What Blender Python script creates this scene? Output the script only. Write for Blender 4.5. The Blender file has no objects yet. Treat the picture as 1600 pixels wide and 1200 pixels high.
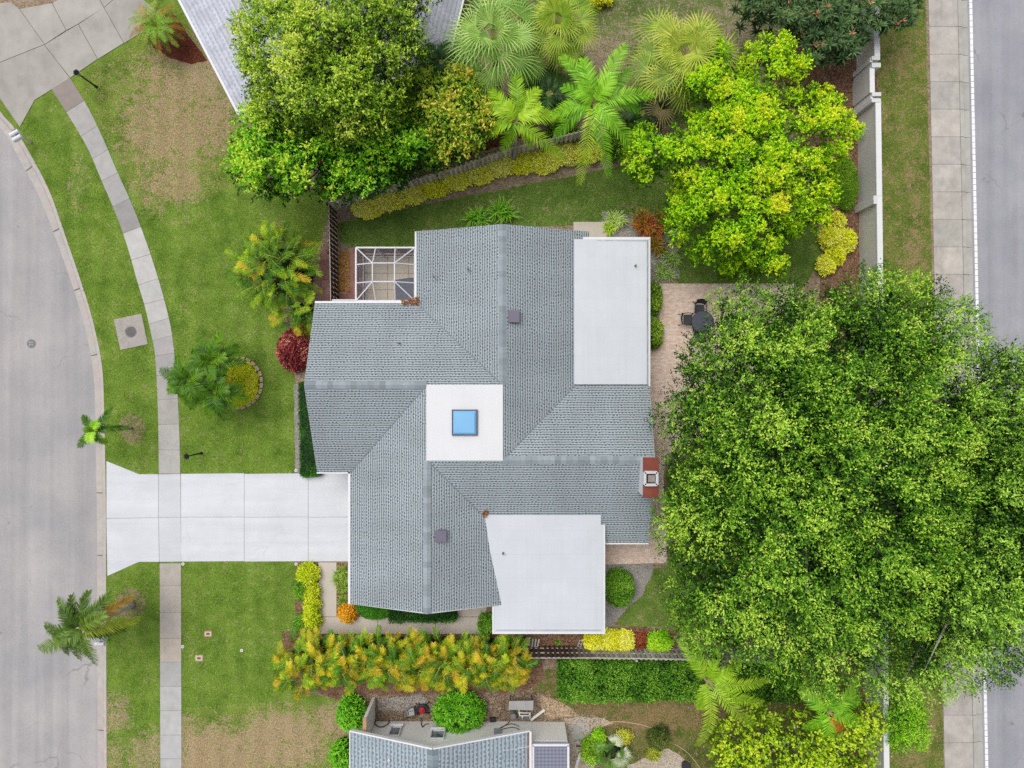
import bpy, math, random
import numpy as np
from mathutils import Vector

PI = math.pi
SC = bpy.context.scene
COL = SC.collection
H = 39.5          # height of the drone above the yard
S = 27.0          # photo pixels per metre on the ground
rng = np.random.default_rng(7)
random.seed(7)

def W(px, py, z=0.0):
    """photo reading -> a point of the place at height z (metres)"""
    k = (H - z) / H / S
    return Vector(((px - 800) * k, (600 - py) * k, z))
def M(px, z=0.0): return px / S * (H - z) / H
def A(r, g, b, k=1.25):
    """photo sRGB reading of a sunlit surface -> albedo"""
    f = lambda v: (v / 12.92 if v <= .04045 else ((v + .055) / 1.055) ** 2.4)
    return tuple(min(.92, f(v / 255) / k) for v in (r, g, b))

# ------------------------------------------------------------------ materials
class NT:
    def __init__(s, name, rough=.8, spec=.3):
        s.m = bpy.data.materials.new(name); s.m.use_nodes = True
        s.t = s.m.node_tree; s.t.nodes.clear()
        s.out = s.t.nodes.new('ShaderNodeOutputMaterial')
        s.b = s.t.nodes.new('ShaderNodeBsdfPrincipled')
        s.b.inputs['Roughness'].default_value = rough
        s.b.inputs['Specular IOR Level'].default_value = spec
        s.t.links.new(s.b.outputs[0], s.out.inputs[0])
    def put(s, sock, v):
        if isinstance(v, bpy.types.NodeSocket): s.t.links.new(v, sock)
        elif isinstance(v, (tuple, list)) and len(v) == 3 and sock.type == 'RGBA': sock.default_value = (*v, 1)
        else: sock.default_value = v
    def n(s, typ, **kw):
        nd = s.t.nodes.new(typ)
        for k, v in kw.items(): setattr(nd, k, v)
        return nd
    def pos(s):
        return s.n('ShaderNodeNewGeometry').outputs['Position']
    def uv(s):
        return s.n('ShaderNodeUVMap', uv_map='UVMap').outputs[0]
    def attr(s, name='Col'):
        return s.n('ShaderNodeAttribute', attribute_name=name).outputs['Color']
    def noise(s, co, scale, detail=3, rough=.55, dist=0):
        nd = s.n('ShaderNodeTexNoise')
        s.put(nd.inputs['Vector'], co)
        for k, v in (('Scale', scale), ('Detail', detail), ('Roughness', rough), ('Distortion', dist)): nd.inputs[k].default_value = v
        return nd.outputs['Fac']
    def scale(s, co, v):
        nd = s.n('ShaderNodeVectorMath', operation='MULTIPLY'); s.put(nd.inputs[0], co); nd.inputs[1].default_value = v
        return nd.outputs[0]
    def math(s, op, a, b=0., clamp=False):
        nd = s.n('ShaderNodeMath', operation=op, use_clamp=clamp); s.put(nd.inputs[0], a); s.put(nd.inputs[1], b)
        return nd.outputs[0]
    def sep(s, co):
        nd = s.n('ShaderNodeSeparateXYZ'); s.put(nd.inputs[0], co); return nd.outputs
    def ramp(s, f, stops):
        nd = s.n('ShaderNodeValToRGB'); e = nd.color_ramp.elements
        while len(e) < len(stops): e.new(.5)
        for i, (p, c) in enumerate(stops):
            e[i].position = p; e[i].color = (*c, 1) if not isinstance(c, (int, float)) else (c, c, c, 1)
        s.put(nd.inputs[0], f); return nd.outputs[0]
    def mix(s, f, a, b, blend='MIX'):
        nd = s.n('ShaderNodeMix', data_type='RGBA', blend_type=blend)
        s.put(nd.inputs[0], f); s.put(nd.inputs[6], a); s.put(nd.inputs[7], b); return nd.outputs[2]
    def mul(s, c, f):
        return s.mix(1., c, s.ramp(f, [(0, 0.), (1, 1.)]) if False else f, 'MULTIPLY')
    def range(s, v, a, b, c=0., d=1.):
        nd = s.n('ShaderNodeMapRange'); s.put(nd.inputs[0], v)
        for i, q in enumerate((a, b, c, d)): nd.inputs[i + 1].default_value = q
        return nd.outputs[0]
    def bump(s, h, strength=.3, dist=.02):
        nd = s.n('ShaderNodeBump'); nd.inputs['Strength'].default_value = strength; nd.inputs['Distance'].default_value = dist
        s.put(nd.inputs['Height'], h); s.put(s.b.inputs['Normal'], nd.outputs[0])
    def base(s, c): s.put(s.b.inputs['Base Color'], c); return s.m

def simple(name, col, rough=.6, var=.12, sc=3., spec=.3, metal=0.):
    """one colour, weathered: blotches and a fine grain"""
    t = NT(name, rough, spec); p = t.pos()
    a = t.noise(p, sc, 4); b = t.noise(p, 40, 2)
    f = t.math('ADD', t.range(a, .3, .7, 1 - var, 1 + var * .6), t.range(b, .3, .7, -var * .3, var * .3))
    t.b.inputs['Metallic'].default_value = metal
    return t.base(t.mix(1., col, f, 'MULTIPLY'))

def attr_mat(name, rough=.7, var=.1, sc=4., stain=0., streak=0.):
    """colour from the mesh (per slab, per board), with stains and grain"""
    t = NT(name, rough); p = t.pos()
    f = t.math('ADD', t.range(t.noise(p, sc, 5, .65), .3, .7, 1 - var, 1 + var * .5), t.range(t.noise(p, 28, 3), .3, .7, -var * .5, var * .5))
    if streak: f = t.math('ADD', f, t.range(t.noise(t.scale(p, (.09, 1.5, 1)), 1., 5, .6), .35, .65, -streak, streak * .4))
    c = t.mix(1., t.attr(), f, 'MULTIPLY')
    if streak:
        vo = t.n('ShaderNodeTexVoronoi', feature='DISTANCE_TO_EDGE'); vo.inputs['Scale'].default_value = .22; nz = t.n('ShaderNodeTexNoise'); t.put(nz.inputs['Vector'], p); nz.inputs['Scale'].default_value = 1.5; nz.inputs['Detail'].default_value = 5
        wp = t.n('ShaderNodeVectorMath', operation='ADD'); t.put(wp.inputs[0], p); t.put(wp.inputs[1], t.scale(nz.outputs['Color'], (.9, .9, 0))); t.put(vo.inputs['Vector'], wp.outputs[0])
        c = t.mix(t.math('MULTIPLY', t.range(vo.outputs['Distance'], .002, .006, 1, 0), t.range(t.noise(p, .3, 2), .46, .56, 0, .16)), c, (.22, .22, .22))
    if stain:
        st = t.range(t.noise(t.scale(p, (1., .55, 1)), .9, 6, .7), .5, .72, 0, stain)
        c = t.mix(st, c, (.16, .15, .13))
    t.bump(t.noise(p, 30, 3), .15, .01)
    return t.base(c)

def foliage_mat(name, trans=.3, gloss=.06):
    t = NT(name); t.t.nodes.remove(t.b)
    c = t.attr()
    d = t.n('ShaderNodeBsdfDiffuse'); tr = t.n('ShaderNodeBsdfTranslucent'); g = t.n('ShaderNodeBsdfGlossy')
    t.put(d.inputs[0], c)
    t.put(tr.inputs[0], t.mix(1., c, (1.1, 1.08, .55), 'MULTIPLY'))
    g.inputs['Roughness'].default_value = .45; g.inputs[0].default_value = (.9, .95, 1, 1)
    m1 = t.n('ShaderNodeMixShader'); m1.inputs[0].default_value = trans
    t.t.links.new(d.outputs[0], m1.inputs[1]); t.t.links.new(tr.outputs[0], m1.inputs[2])
    m2 = t.n('ShaderNodeMixShader'); m2.inputs[0].default_value = gloss
    t.t.links.new(m1.outputs[0], m2.inputs[1]); t.t.links.new(g.outputs[0], m2.inputs[2])
    t.t.links.new(m2.outputs[0], t.out.inputs[0])
    return t.m

def lawn_mat(name, blobs, dry0, g1, g2, d1, d2, stripes=0.):
    t = NT(name, .95, .1); p = t.pos()
    big = t.noise(p, .45, 4, .6); mid = t.noise(p, 2.2, 4, .65); fine = t.noise(p, 11, 3, .7); hair = t.noise(p, 45, 2, .6)
    dry = None
    for (bx, by, rx, ry, w) in blobs:
        c = W(bx, by)
        sb = t.n('ShaderNodeVectorMath', operation='SUBTRACT'); t.put(sb.inputs[0], p); sb.inputs[1].default_value = (c.x, c.y, 0)
        sx = t.scale(sb.outputs[0], (1 / M(rx), 1 / M(ry), 0))
        ln = t.n('ShaderNodeVectorMath', operation='LENGTH'); t.put(ln.inputs[0], sx)
        v = t.range(ln.outputs['Value'], .45, 1.25, w, 0.)
        dry = v if dry is None else t.math('MAXIMUM', dry, v)
    base = t.math('ADD', dry, dry0) if dry is not None else t.math('ADD', dry0, 0.)
    x = t.math('ADD', base, t.math('MULTIPLY', t.math('SUBTRACT', mid, .5), 2.))
    x = t.math('ADD', x, t.math('MULTIPLY', t.math('SUBTRACT', fine, .5), 1.7)); x = t.math('ADD', x, t.math('MULTIPLY', t.math('SUBTRACT', t.noise(p, 5, 3, .6), .5), 1.1))
    x = t.math('ADD', x, t.math('MULTIPLY', t.math('SUBTRACT', big, .5), .8))
    k = t.range(x, .25, .75)
    gf = t.math('ADD', t.math('MULTIPLY', fine, .6), t.math('ADD', t.math('MULTIPLY', big, .45), t.math('MULTIPLY', hair, .25)))
    gf = t.math('ADD', gf, t.math('MULTIPLY', t.math('SUBTRACT', t.noise(p, .9, 5, .7), .5), .55))
    green = t.ramp(gf, [(.4, tuple(v * .82 for v in g1)), (.62, tuple((u + v) / 2 for u, v in zip(g1, g2))), (.9, g2)])
    dc = t.ramp(t.math('ADD', t.math('MULTIPLY', fine, .6), t.math('MULTIPLY', hair, .4)), [(.3, d1), (.7, d2)])
    c = t.mix(k, green, dc)
    sh = t.range(t.noise(t.scale(p, (1, 1, 1)), 16, 3, .75), .34, .62, .66, 1.2)
    c = t.mix(1., c, sh, 'MULTIPLY')
    if stripes:
        wv = t.n('ShaderNodeTexWave', wave_type='BANDS', bands_direction='X'); t.put(wv.inputs[0], p)
        wv.inputs['Scale'].default_value = .28; wv.inputs['Distortion'].default_value = 1.2; wv.inputs['Detail'].default_value = 2
        c = t.mix(1., c, t.range(wv.outputs['Fac'], 0, 1, 1 - stripes, 1 + stripes), 'MULTIPLY')
    t.bump(t.math('ADD', fine, hair), .6, .05)
    return t.base(c)

def soil_mat(name, cols, sc=6., bump=.6):
    t = NT(name, .95, .1); p = t.pos()
    a = t.noise(p, sc, 5, .7, .4); b = t.noise(p, 1.1, 4, .6)
    v = t.n('ShaderNodeTexVoronoi'); t.put(v.inputs['Vector'], t.scale(p, (1, 1.6, 1))); v.inputs['Scale'].default_value = 16
    f = t.math('ADD', t.math('MULTIPLY', a, .6), t.math('ADD', t.math('MULTIPLY', b, .3), t.math('MULTIPLY', t.sep(v.outputs['Color'])[0], .22)))
    n = len(cols)
    c = t.ramp(f, [(.32 + .42 * i / (n - 1), q) for i, q in enumerate(cols)])
    t.bump(t.math('ADD', a, v.outputs['Distance']), bump, .05)
    return t.base(c)

def asphalt_mat(name, col, warm):
    t = NT(name, .85, .25); p = t.pos()
    long = t.noise(t.scale(p, (1.4, .035, 1)), 1.2, 4, .6); big = t.noise(p, .22, 4, .6)
    speck = t.noise(p, 34, 2, .8); grit = t.noise(p, 14, 3, .75)
    f = t.math('ADD', t.range(long, .3, .7, .9, 1.08), t.range(big, .3, .7, -.06, .06))
    f = t.math('ADD', f, t.range(speck, .3, .7, -.22, .22)); f = t.math('ADD', f, t.range(grit, .3, .7, -.1, .1))
    c = t.mix(1., t.mix(t.range(big, .35, .65), col, warm), f, 'MULTIPLY')
    vo = t.n('ShaderNodeTexVoronoi', feature='DISTANCE_TO_EDGE'); vo.inputs['Scale'].default_value = .13
    wp = t.n('ShaderNodeVectorMath', operation='ADD')
    nz = t.n('ShaderNodeTexNoise'); t.put(nz.inputs['Vector'], p); nz.inputs['Scale'].default_value = 1.3; nz.inputs['Detail'].default_value = 5
    t.put(wp.inputs[0], p); t.put(wp.inputs[1], t.scale(nz.outputs['Color'], (1.1, 1.1, 0))); t.put(vo.inputs['Vector'], wp.outputs[0])
    crack = t.math('MULTIPLY', t.range(vo.outputs['Distance'], .0012, .004, 1, 0), t.range(t.noise(p, .35, 2), .48, .62, 0, .35))
    c = t.mix(crack, c, (.08, .075, .07))
    spot = t.range(t.noise(p, 1.7, 2, .5), .73, .8, 0, .4)
    c = t.mix(spot, c, (.1, .1, .1))
    t.bump(speck, .25, .01)
    return t.base(c)

def concrete_flat(name, col, var=.07, joint=None):
    """painted or membrane roof sheet: faint seams, dust and streaks"""
    t = NT(name, .6, .3); p = t.pos()
    a = t.noise(p, .5, 5, .6); b = t.noise(t.scale(p, (5, .18, 1)), 1.1, 4, .6); g = t.noise(p, 22, 3)
    f = t.math('ADD', t.range(a, .3, .7, 1 - var, 1 + var * .4), t.math('ADD', t.range(b, .3, .7, -var * .35, var * .35), t.range(g, .3, .7, -var * .25, var * .25)))
    c = t.mix(1., col, f, 'MULTIPLY')
    dirt = t.range(t.noise(p, 3.1, 6, .75), .66, .8, 0, .35)
    c = t.mix(dirt, c, tuple(v * .72 for v in col))
    if joint:
        ax, step = joint
        q = t.math('FRACT', t.math('DIVIDE', t.sep(p)[ax], step))
        ln = t.range(t.math('ABSOLUTE', t.math('SUBTRACT', q, .5)), .48, .5, 0, .16)
        pb = t.n('ShaderNodeTexBrick'); t.put(pb.inputs['Vector'], p); pb.inputs['Scale'].default_value = .33; pb.inputs['Mortar Size'].default_value = .004; pb.inputs['Color1'].default_value = (.985, .985, .985, 1); pb.inputs['Color2'].default_value = (1.01, 1.01, 1.01, 1); pb.inputs['Mortar'].default_value = (.955, .955, .96, 1)
        c = t.mix(1., c, pb.outputs['Color'], 'MULTIPLY')
        c = t.mix(ln, c, tuple(v * .6 for v in col))
    return t.base(c)

def shingle_mat(name, lt, dk, row=.135, wid=.18, tooth=.3, contrast=1.):
    """laminated shingles: staggered tabs with a dark shadow band of uneven depth under each"""
    t = NT(name, .9, .15); uv = t.uv(); x, y, _ = t.sep(uv); p = t.pos()
    v = t.math('DIVIDE', y, row); ri = t.math('FLOOR', v)
    sh = t.n('ShaderNodeTexWhiteNoise', noise_dimensions='1D'); t.put(sh.inputs['W'], ri)
    u = t.math('ADD', t.math('DIVIDE', x, wid), t.math('ADD', t.math('MULTIPLY', ri, .5), t.math('MULTIPLY', sh.outputs['Value'], 1.)))
    u = t.math('ADD', u, t.math('MULTIPLY', t.math('SUBTRACT', t.noise(p, 1.6, 3), .5), .9)); v = t.math('ADD', v, t.math('MULTIPLY', t.math('SUBTRACT', t.noise(p, 2.4, 2), .5), .35))
    ci = t.math('FLOOR', u)
    cv = t.n('ShaderNodeCombineXYZ'); t.put(cv.inputs[0], ci); t.put(cv.inputs[1], ri)
    wn = t.n('ShaderNodeTexWhiteNoise', noise_dimensions='2D'); t.put(wn.inputs['Vector'], cv.outputs[0]); rnd = wn.outputs['Value']
    fr = t.math('FRACT', v); fu = t.math('FRACT', u)
    inn = t.range(t.math('ABSOLUTE', t.math('SUBTRACT', fu, .5)), .22, .36, 1, 0)
    lo = t.math('ADD', t.math('MULTIPLY', inn, t.range(rnd, 0, 1, tooth * .0, tooth * 1.7)), .16)
    dark = t.math('MULTIPLY', t.range(t.math('SUBTRACT', fr, lo), -.05, .2, 1, 0), contrast)
    tone = t.math('ADD', t.range(rnd, 0, 1, .84, 1.1), t.math('ADD', t.math('ADD', t.range(t.noise(p, .35, 4), .3, .7, -.09, .08), t.range(t.noise(t.scale(uv, (1.6, .13, 1)), 1., 5, .65), .3, .7, -.07, .06)), t.range(t.noise(p, 30, 2), .3, .7, -.08, .08)))
    c = t.mix(1., t.mix(dark, lt, dk), tone, 'MULTIPLY')
    t.bump(fr, .2, .02)
    return t.base(c)

def paver_mat(name, cols, bw, bh, mort=.008, mcol=(.2, .16, .13), dirt=.35):
    t = NT(name, .85, .2); p = t.pos()
    b = t.n('ShaderNodeTexBrick'); t.put(b.inputs['Vector'], p); b.offset = .5
    b.inputs['Scale'].default_value = 1; b.inputs['Brick Width'].default_value = bw; b.inputs['Row Height'].default_value = bh
    b.inputs['Mortar Size'].default_value = mort; b.inputs['Color1'].default_value = (0, 0, 0, 1); b.inputs['Color2'].default_value = (1, 1, 1, 1)
    b.inputs['Mortar'].default_value = (.5, .5, .5, 1); b.inputs['Bias'].default_value = 0
    f = t.math('ADD', t.math('MULTIPLY', t.sep(b.outputs['Color'])[0], .5), t.math('MULTIPLY', t.noise(p, .8, 5, .7), .5))
    c = t.ramp(f, [(.2, cols[0]), (.5, cols[1]), (.8, cols[2])])
    c = t.mix(t.math('MULTIPLY', b.outputs['Fac'], .6), c, mcol)
    c = t.mix(1., c, t.range(t.noise(p, 20, 3), .3, .7, .85, 1.12), 'MULTIPLY')
    c = t.mix(t.range(t.noise(p, .7, 6, .75), .56, .74, 0, dirt), c, tuple(v * .45 for v in cols[1]))
    return t.base(c)

# ------------------------------------------------------------------ objects
ORG = {}
def tag(o, label=None, cat=None, group=None, kind=None):
    if label: o['label'] = label
    if cat: o['category'] = cat
    if group: o['group'] = group
    if kind: o['kind'] = kind
    return o
def thing(name, label, cat, loc=(0, 0, 0), group=None, rotz=0.):
    o = bpy.data.objects.new(name, None); COL.objects.link(o); o.location = loc; o.rotation_euler = (0, 0, rotz)
    o.empty_display_size = .3; ORG[o.name] = Vector((0, 0, 0)) if rotz else Vector(loc)
    return tag(o, label, cat, group, 'thing')
def link(name, me, mat, parent=None):
    o = bpy.data.objects.new(name, me); COL.objects.link(o)
    if mat: me.materials.append(mat)
    if parent: o.parent = parent; ORG[o.name] = ORG[parent.name]
    return o

def catmull(pts, n=6):
    pts = [Vector(p) for p in pts]; out = []
    for i in range(len(pts) - 1):
        p0, p1, p2, p3 = pts[max(i - 1, 0)], pts[i], pts[i + 1], pts[min(i + 2, len(pts) - 1)]
        for j in range(n):
            t = j / n
            out.append(.5 * ((2 * p1) + (p2 - p0) * t + (2 * p0 - 5 * p1 + 4 * p2 - p3) * t * t + (3 * p1 - p0 - 3 * p2 + p3) * t ** 3))
    out.append(pts[-1]); return out

class MB:
    """collects boxes, prisms and tubes into one mesh; coordinates are those of the place"""
    def __init__(s): s.v = []; s.f = []; s.c = []; s.uv = {}
    def face(s, pts, col=(.8, .8, .8), uv=None):
        b = len(s.v); s.v += [tuple(p) for p in pts]
        if uv: s.uv[len(s.f)] = uv
        s.f.append(list(range(b, b + len(pts)))); s.c.append(col)
    def prism(s, poly, z0, z1, col=(.8, .8, .8), top=None):
        """poly: list of (x,y) counter-clockwise or not; z1 number or list"""
        P = [(p[0], p[1]) for p in poly]
        ar = sum(P[i][0] * P[(i + 1) % len(P)][1] - P[(i + 1) % len(P)][0] * P[i][1] for i in range(len(P)))
        zt = list(z1) if isinstance(z1, (list, tuple)) else [z1] * len(P)
        zb = list(z0) if isinstance(z0, (list, tuple)) else [z0] * len(P)
        if ar < 0: P.reverse(); zt.reverse(); zb.reverse()
        n = len(P); b = len(s.v)
        s.v += [(P[i][0], P[i][1], zb[i]) for i in range(n)] + [(P[i][0], P[i][1], zt[i]) for i in range(n)]
        s.f.append(list(range(b + n, b + 2 * n))); s.c.append(top or col)
        s.f.append(list(range(b + n - 1, b - 1, -1))); s.c.append(col)
        for i in range(n):
            j = (i + 1) % n; s.f.append([b + i, b + j, b + n + j, b + n + i]); s.c.append(col)
    def box(s, c, size, rot=0., col=(.8, .8, .8), tilt=0.):
        x, y, z = c; a, b2, h = size[0] / 2, size[1] / 2, size[2] / 2; cr, sr = math.cos(rot), math.sin(rot)
        P = [(x + cr * u - sr * v, y + sr * u + cr * v) for u, v in ((-a, -b2), (a, -b2), (a, b2), (-a, b2))]
        s.prism(P, z - h, z + h, col)
    def bar(s, p, q, w, h, col=(.8, .8, .8)):
        """a square-section bar between two points"""
        p, q = Vector(p), Vector(q); d = (q - p).normalized()
        up = Vector((0, 0, 1)) if abs(d.z) < .95 else Vector((1, 0, 0))
        sd = d.cross(up).normalized() * w / 2; u = sd.cross(d).normalized() * h / 2
        b = len(s.v)
        for e in (p, q): s.v += [tuple(e - sd - u), tuple(e + sd - u), tuple(e + sd + u), tuple(e - sd + u)]
        for f in ([3, 2, 1, 0], [4, 5, 6, 7], [0, 1, 5, 4], [1, 2, 6, 5], [2, 3, 7, 6], [3, 0, 4, 7]): s.f.append([b + i for i in f]); s.c.append(col)
    def tube(s, path, r, seg=8, col=(.8, .8, .8), cap=True):
        path = [Vector(p) for p in path]; n = len(path)
        rr = r if isinstance(r, (list, tuple)) else [r] * n
        b = len(s.v); pu = None
        for i, p in enumerate(path):
            d = (path[min(i + 1, n - 1)] - path[max(i - 1, 0)]).normalized()
            if pu is None: pu = d.cross(Vector((0, 0, 1)) if abs(d.z) < .9 else Vector((1, 0, 0))).normalized()
            pu = (pu - d * pu.dot(d)).normalized(); w = d.cross(pu)
            for k in range(seg):
                a = 2 * PI * k / seg; s.v.append(tuple(p + (pu * math.cos(a) + w * math.sin(a)) * rr[i]))
        for i in range(n - 1):
            for k in range(seg):
                k2 = (k + 1) % seg; s.f.append([b + i * seg + k, b + i * seg + k2, b + (i + 1) * seg + k2, b + (i + 1) * seg + k]); s.c.append(col)
        if cap:
            s.f.append([b + k for k in range(seg - 1, -1, -1)]); s.c.append(col)
            s.f.append([b + (n - 1) * seg + k for k in range(seg)]); s.c.append(col)
    def disc(s, c, r, z0, z1, n=28, col=(.8, .8, .8), jit=0., ry=None):
        P = []
        for k in range(n):
            q = 1 + random.uniform(-jit, jit); a = 2 * PI * k / n
            P.append((c[0] + math.cos(a) * r * q, c[1] + math.sin(a) * (ry or r) * q))
        s.prism(P, z0, z1, col)
    def build(s, name, mat, parent=None, smooth=False, bevel=0.):
        o0 = ORG[parent.name] if parent else Vector((0, 0, 0))
        me = bpy.data.meshes.new(name)
        me.from_pydata([(v[0] - o0.x, v[1] - o0.y, v[2] - o0.z) for v in s.v], [], s.f)
        ca = me.color_attributes.new('Col', 'FLOAT_COLOR', 'CORNER')
        arr = np.ones((len(me.loops), 4), np.float32); i = 0
        for f, c in zip(s.f, s.c): arr[i:i + len(f), :3] = c; i += len(f)
        ca.data.foreach_set('color', arr.ravel())
        if s.uv:
            ul = me.uv_layers.new(name='UVMap'); i = 0
            for k, f in enumerate(s.f):
                u = s.uv.get(k)
                for j in range(len(f)): ul.data[i + j].uv = u[j] if u else (0, 0)
                i += len(f)
        if smooth:
            me.polygons.foreach_set('use_smooth', [True] * len(me.polygons))
        me.update()
        o = link(name, me, mat, parent)
        if bevel:
            md = o.modifiers.new('edge', 'BEVEL'); md.width = bevel; md.segments = 2; md.limit_method = 'ANGLE'; md.angle_limit = math.radians(40)
        return o

def rough_edge(pts, step=.35, jit=.05):
    """a polygon with its sides broken up like a grown or raked edge"""
    out = []; n = len(pts)
    for i in range(n):
        a, b = Vector(pts[i][:2]), Vector(pts[(i + 1) % n][:2]); L = (b - a).length; k = max(1, int(L / step))
        nd = Vector((-(b - a).y, (b - a).x)) / max(L, 1e-6)
        for j in range(k):
            q = a.lerp(b, j / k); out.append(q + nd * random.uniform(-jit, jit) if k > 1 else q)
    return out
def sheet(name, pts, z, mat, edge=0., kind='structure'):
    pts = [W(*p) for p in pts]
    if edge: pts = rough_edge(pts, .3, edge)
    m = MB(); P = [(p[0], p[1], z) for p in pts]
    ar = sum(P[i][0] * P[(i + 1) % len(P)][1] - P[(i + 1) % len(P)][0] * P[i][1] for i in range(len(P)))
    if ar < 0: P.reverse()
    # triangulate so that concave outlines fill properly
    from mathutils.geometry import tessellate_polygon
    m.v = P
    for t in tessellate_polygon([[Vector(p) for p in P]]):
        a, b, c = (Vector(P[i]) for i in t)
        if (b - a).cross(c - a).z < 0: t = (t[0], t[2], t[1])
        m.f.append(list(t)); m.c.append((.8, .8, .8))
    o = m.build(name, mat); o['kind'] = kind
    return o

# ------------------------------------------------------------------ foliage (numpy quads)
def unit(a): return a / np.maximum(np.linalg.norm(a, axis=-1, keepdims=True), 1e-9)
def pal(stops, t):
    st = np.array(stops, float); x = np.clip(t, 0, 1) * (len(st) - 1); i = np.minimum(x.astype(int), len(st) - 2)
    return st[i] + (st[i + 1] - st[i]) * (x - i)[..., None]
def leaf_quads(P, D, ll, lw, up=.8, fold=.12):
    n = len(P); N = unit(np.array([0, 0, 1.]) * up + rng.normal(size=(n, 3)) * .6)
    sd = unit(np.cross(D, N)); N2 = np.cross(sd, D)
    ll = np.broadcast_to(ll, (n,))[:, None] * rng.uniform(.7, 1.25, (n, 1)); lw = np.broadcast_to(lw, (n,))[:, None] * rng.uniform(.8, 1.2, (n, 1))
    mid = P + D * ll * .45 + N2 * ll * fold
    return np.stack([P, mid + sd * lw / 2, P + D * ll - N2 * ll * fold * .6, mid - sd * lw / 2], 1)
def sprays(c, r, ns, nl, sl, ll, lw, stops, tone=None, up=.35, low=-.25, spread=.9, shell=(.4, 1.), out=None, squash=1., zc=.26, nup=.8, jit=.1):
    """clumps at c (K,3): ns twigs each with nl leaves, paler tips and tops, darker sides and inside: light and shade put into leaf colour"""
    c = np.asarray(c, float); K = len(c)
    tone = np.full(K, .5) if tone is None else tone
    r = np.broadcast_to(r, (K,))
    z = rng.uniform(low, 1, (K, ns)); a = rng.uniform(0, 2 * PI, (K, ns)); q = np.sqrt(1 - np.minimum(z * z, 1))
    u = np.stack([q * np.cos(a), q * np.sin(a), z * squash], -1)
    o = c[:, None] + u * (r[:, None] * rng.uniform(*shell, (K, ns)))[..., None]
    s = u + np.array([0, 0, up]) + rng.normal(size=u.shape) * .35
    if out is not None: s = s + out[:, None]
    s = unit(s); t = (np.arange(nl) + .5) / nl
    P = o[:, :, None] + s[:, :, None] * (sl * t)[None, None, :, None] + rng.normal(size=(K, ns, nl, 3)) * sl * .07
    D = unit(s[:, :, None] * .7 + rng.normal(size=P.shape) * spread)
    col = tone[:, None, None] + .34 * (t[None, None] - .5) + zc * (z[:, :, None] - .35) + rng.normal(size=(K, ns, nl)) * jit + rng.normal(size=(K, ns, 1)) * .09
    return leaf_quads(P.reshape(-1, 3), D.reshape(-1, 3), ll, lw, up=nup), pal(stops, col.reshape(-1))
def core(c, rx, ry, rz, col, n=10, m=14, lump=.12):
    """a dark hull inside a shrub, its inner shade put into the colour"""
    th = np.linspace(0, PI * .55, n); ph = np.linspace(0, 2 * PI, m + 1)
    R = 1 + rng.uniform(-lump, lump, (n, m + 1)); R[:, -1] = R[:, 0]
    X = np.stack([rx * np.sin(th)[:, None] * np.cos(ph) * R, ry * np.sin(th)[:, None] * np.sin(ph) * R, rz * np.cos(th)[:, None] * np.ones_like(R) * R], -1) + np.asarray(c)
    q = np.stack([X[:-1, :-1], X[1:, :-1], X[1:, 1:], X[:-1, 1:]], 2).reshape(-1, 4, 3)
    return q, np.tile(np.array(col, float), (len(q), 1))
def fobj(name, parts, mat, parent=None):
    Q = np.concatenate([p[0] for p in parts]).astype(np.float32); C = np.concatenate([p[1] for p in parts]).astype(np.float32)
    if parent: Q = Q - np.array(ORG[parent.name], np.float32)
    n = len(Q); me = bpy.data.meshes.new(name)
    me.vertices.add(n * 4); me.vertices.foreach_set('co', Q.reshape(-1))
    me.loops.add(n * 4); me.loops.foreach_set('vertex_index', np.arange(n * 4, dtype=np.int32))
    me.polygons.add(n); me.polygons.foreach_set('loop_start', np.arange(n, dtype=np.int32) * 4)
    me.update(calc_edges=True)
    ca = me.color_attributes.new('Col', 'FLOAT_COLOR', 'POINT')
    cc = np.ones((n, 4, 4), np.float32); cc[:, :, :3] = np.clip(C, 0, 1)[:, None]
    ca.data.foreach_set('color', cc.reshape(-1))
    me.validate()
    return link(name, me, mat, parent)

def inside(poly, p):
    x, y = p; r = False; n = len(poly)
    for i in range(n):
        (x1, y1), (x2, y2) = poly[i], poly[(i + 1) % n]
        if (y1 > y) != (y2 > y) and x < (x2 - x1) * (y - y1) / (y2 - y1) + x1: r = not r
    return r
def edge_dist(poly, p):
    p = np.array(p); d = 1e9
    for i in range(len(poly)):
        a, b = np.array(poly[i], float), np.array(poly[(i + 1) % len(poly)], float); ab = b - a
        t = np.clip(np.dot(p - a, ab) / max(np.dot(ab, ab), 1e-9), 0, 1); d = min(d, np.linalg.norm(p - a - ab * t))
    return d
def scatter(poly, gap, n=100000, margin=0.):
    """points in a polygon no closer than gap"""
    xs = [p[0] for p in poly]; ys = [p[1] for p in poly]; cell = gap / 1.415; g = {}; out = []
    area = (max(xs) - min(xs)) * (max(ys) - min(ys)); tries = int(min(n, 9 * area / gap ** 2 + 50))
    for _ in range(tries):
        p = (random.uniform(min(xs), max(xs)), random.uniform(min(ys), max(ys)))
        k = (int(p[0] // cell), int(p[1] // cell))
        if any((p[0] - q[0]) ** 2 + (p[1] - q[1]) ** 2 < gap * gap for i in range(-2, 3) for j in range(-2, 3) for q in g.get((k[0] + i, k[1] + j), ())): continue
        if not inside(poly, p): continue
        g.setdefault(k, []).append(p); out.append(p)
    return out

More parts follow.
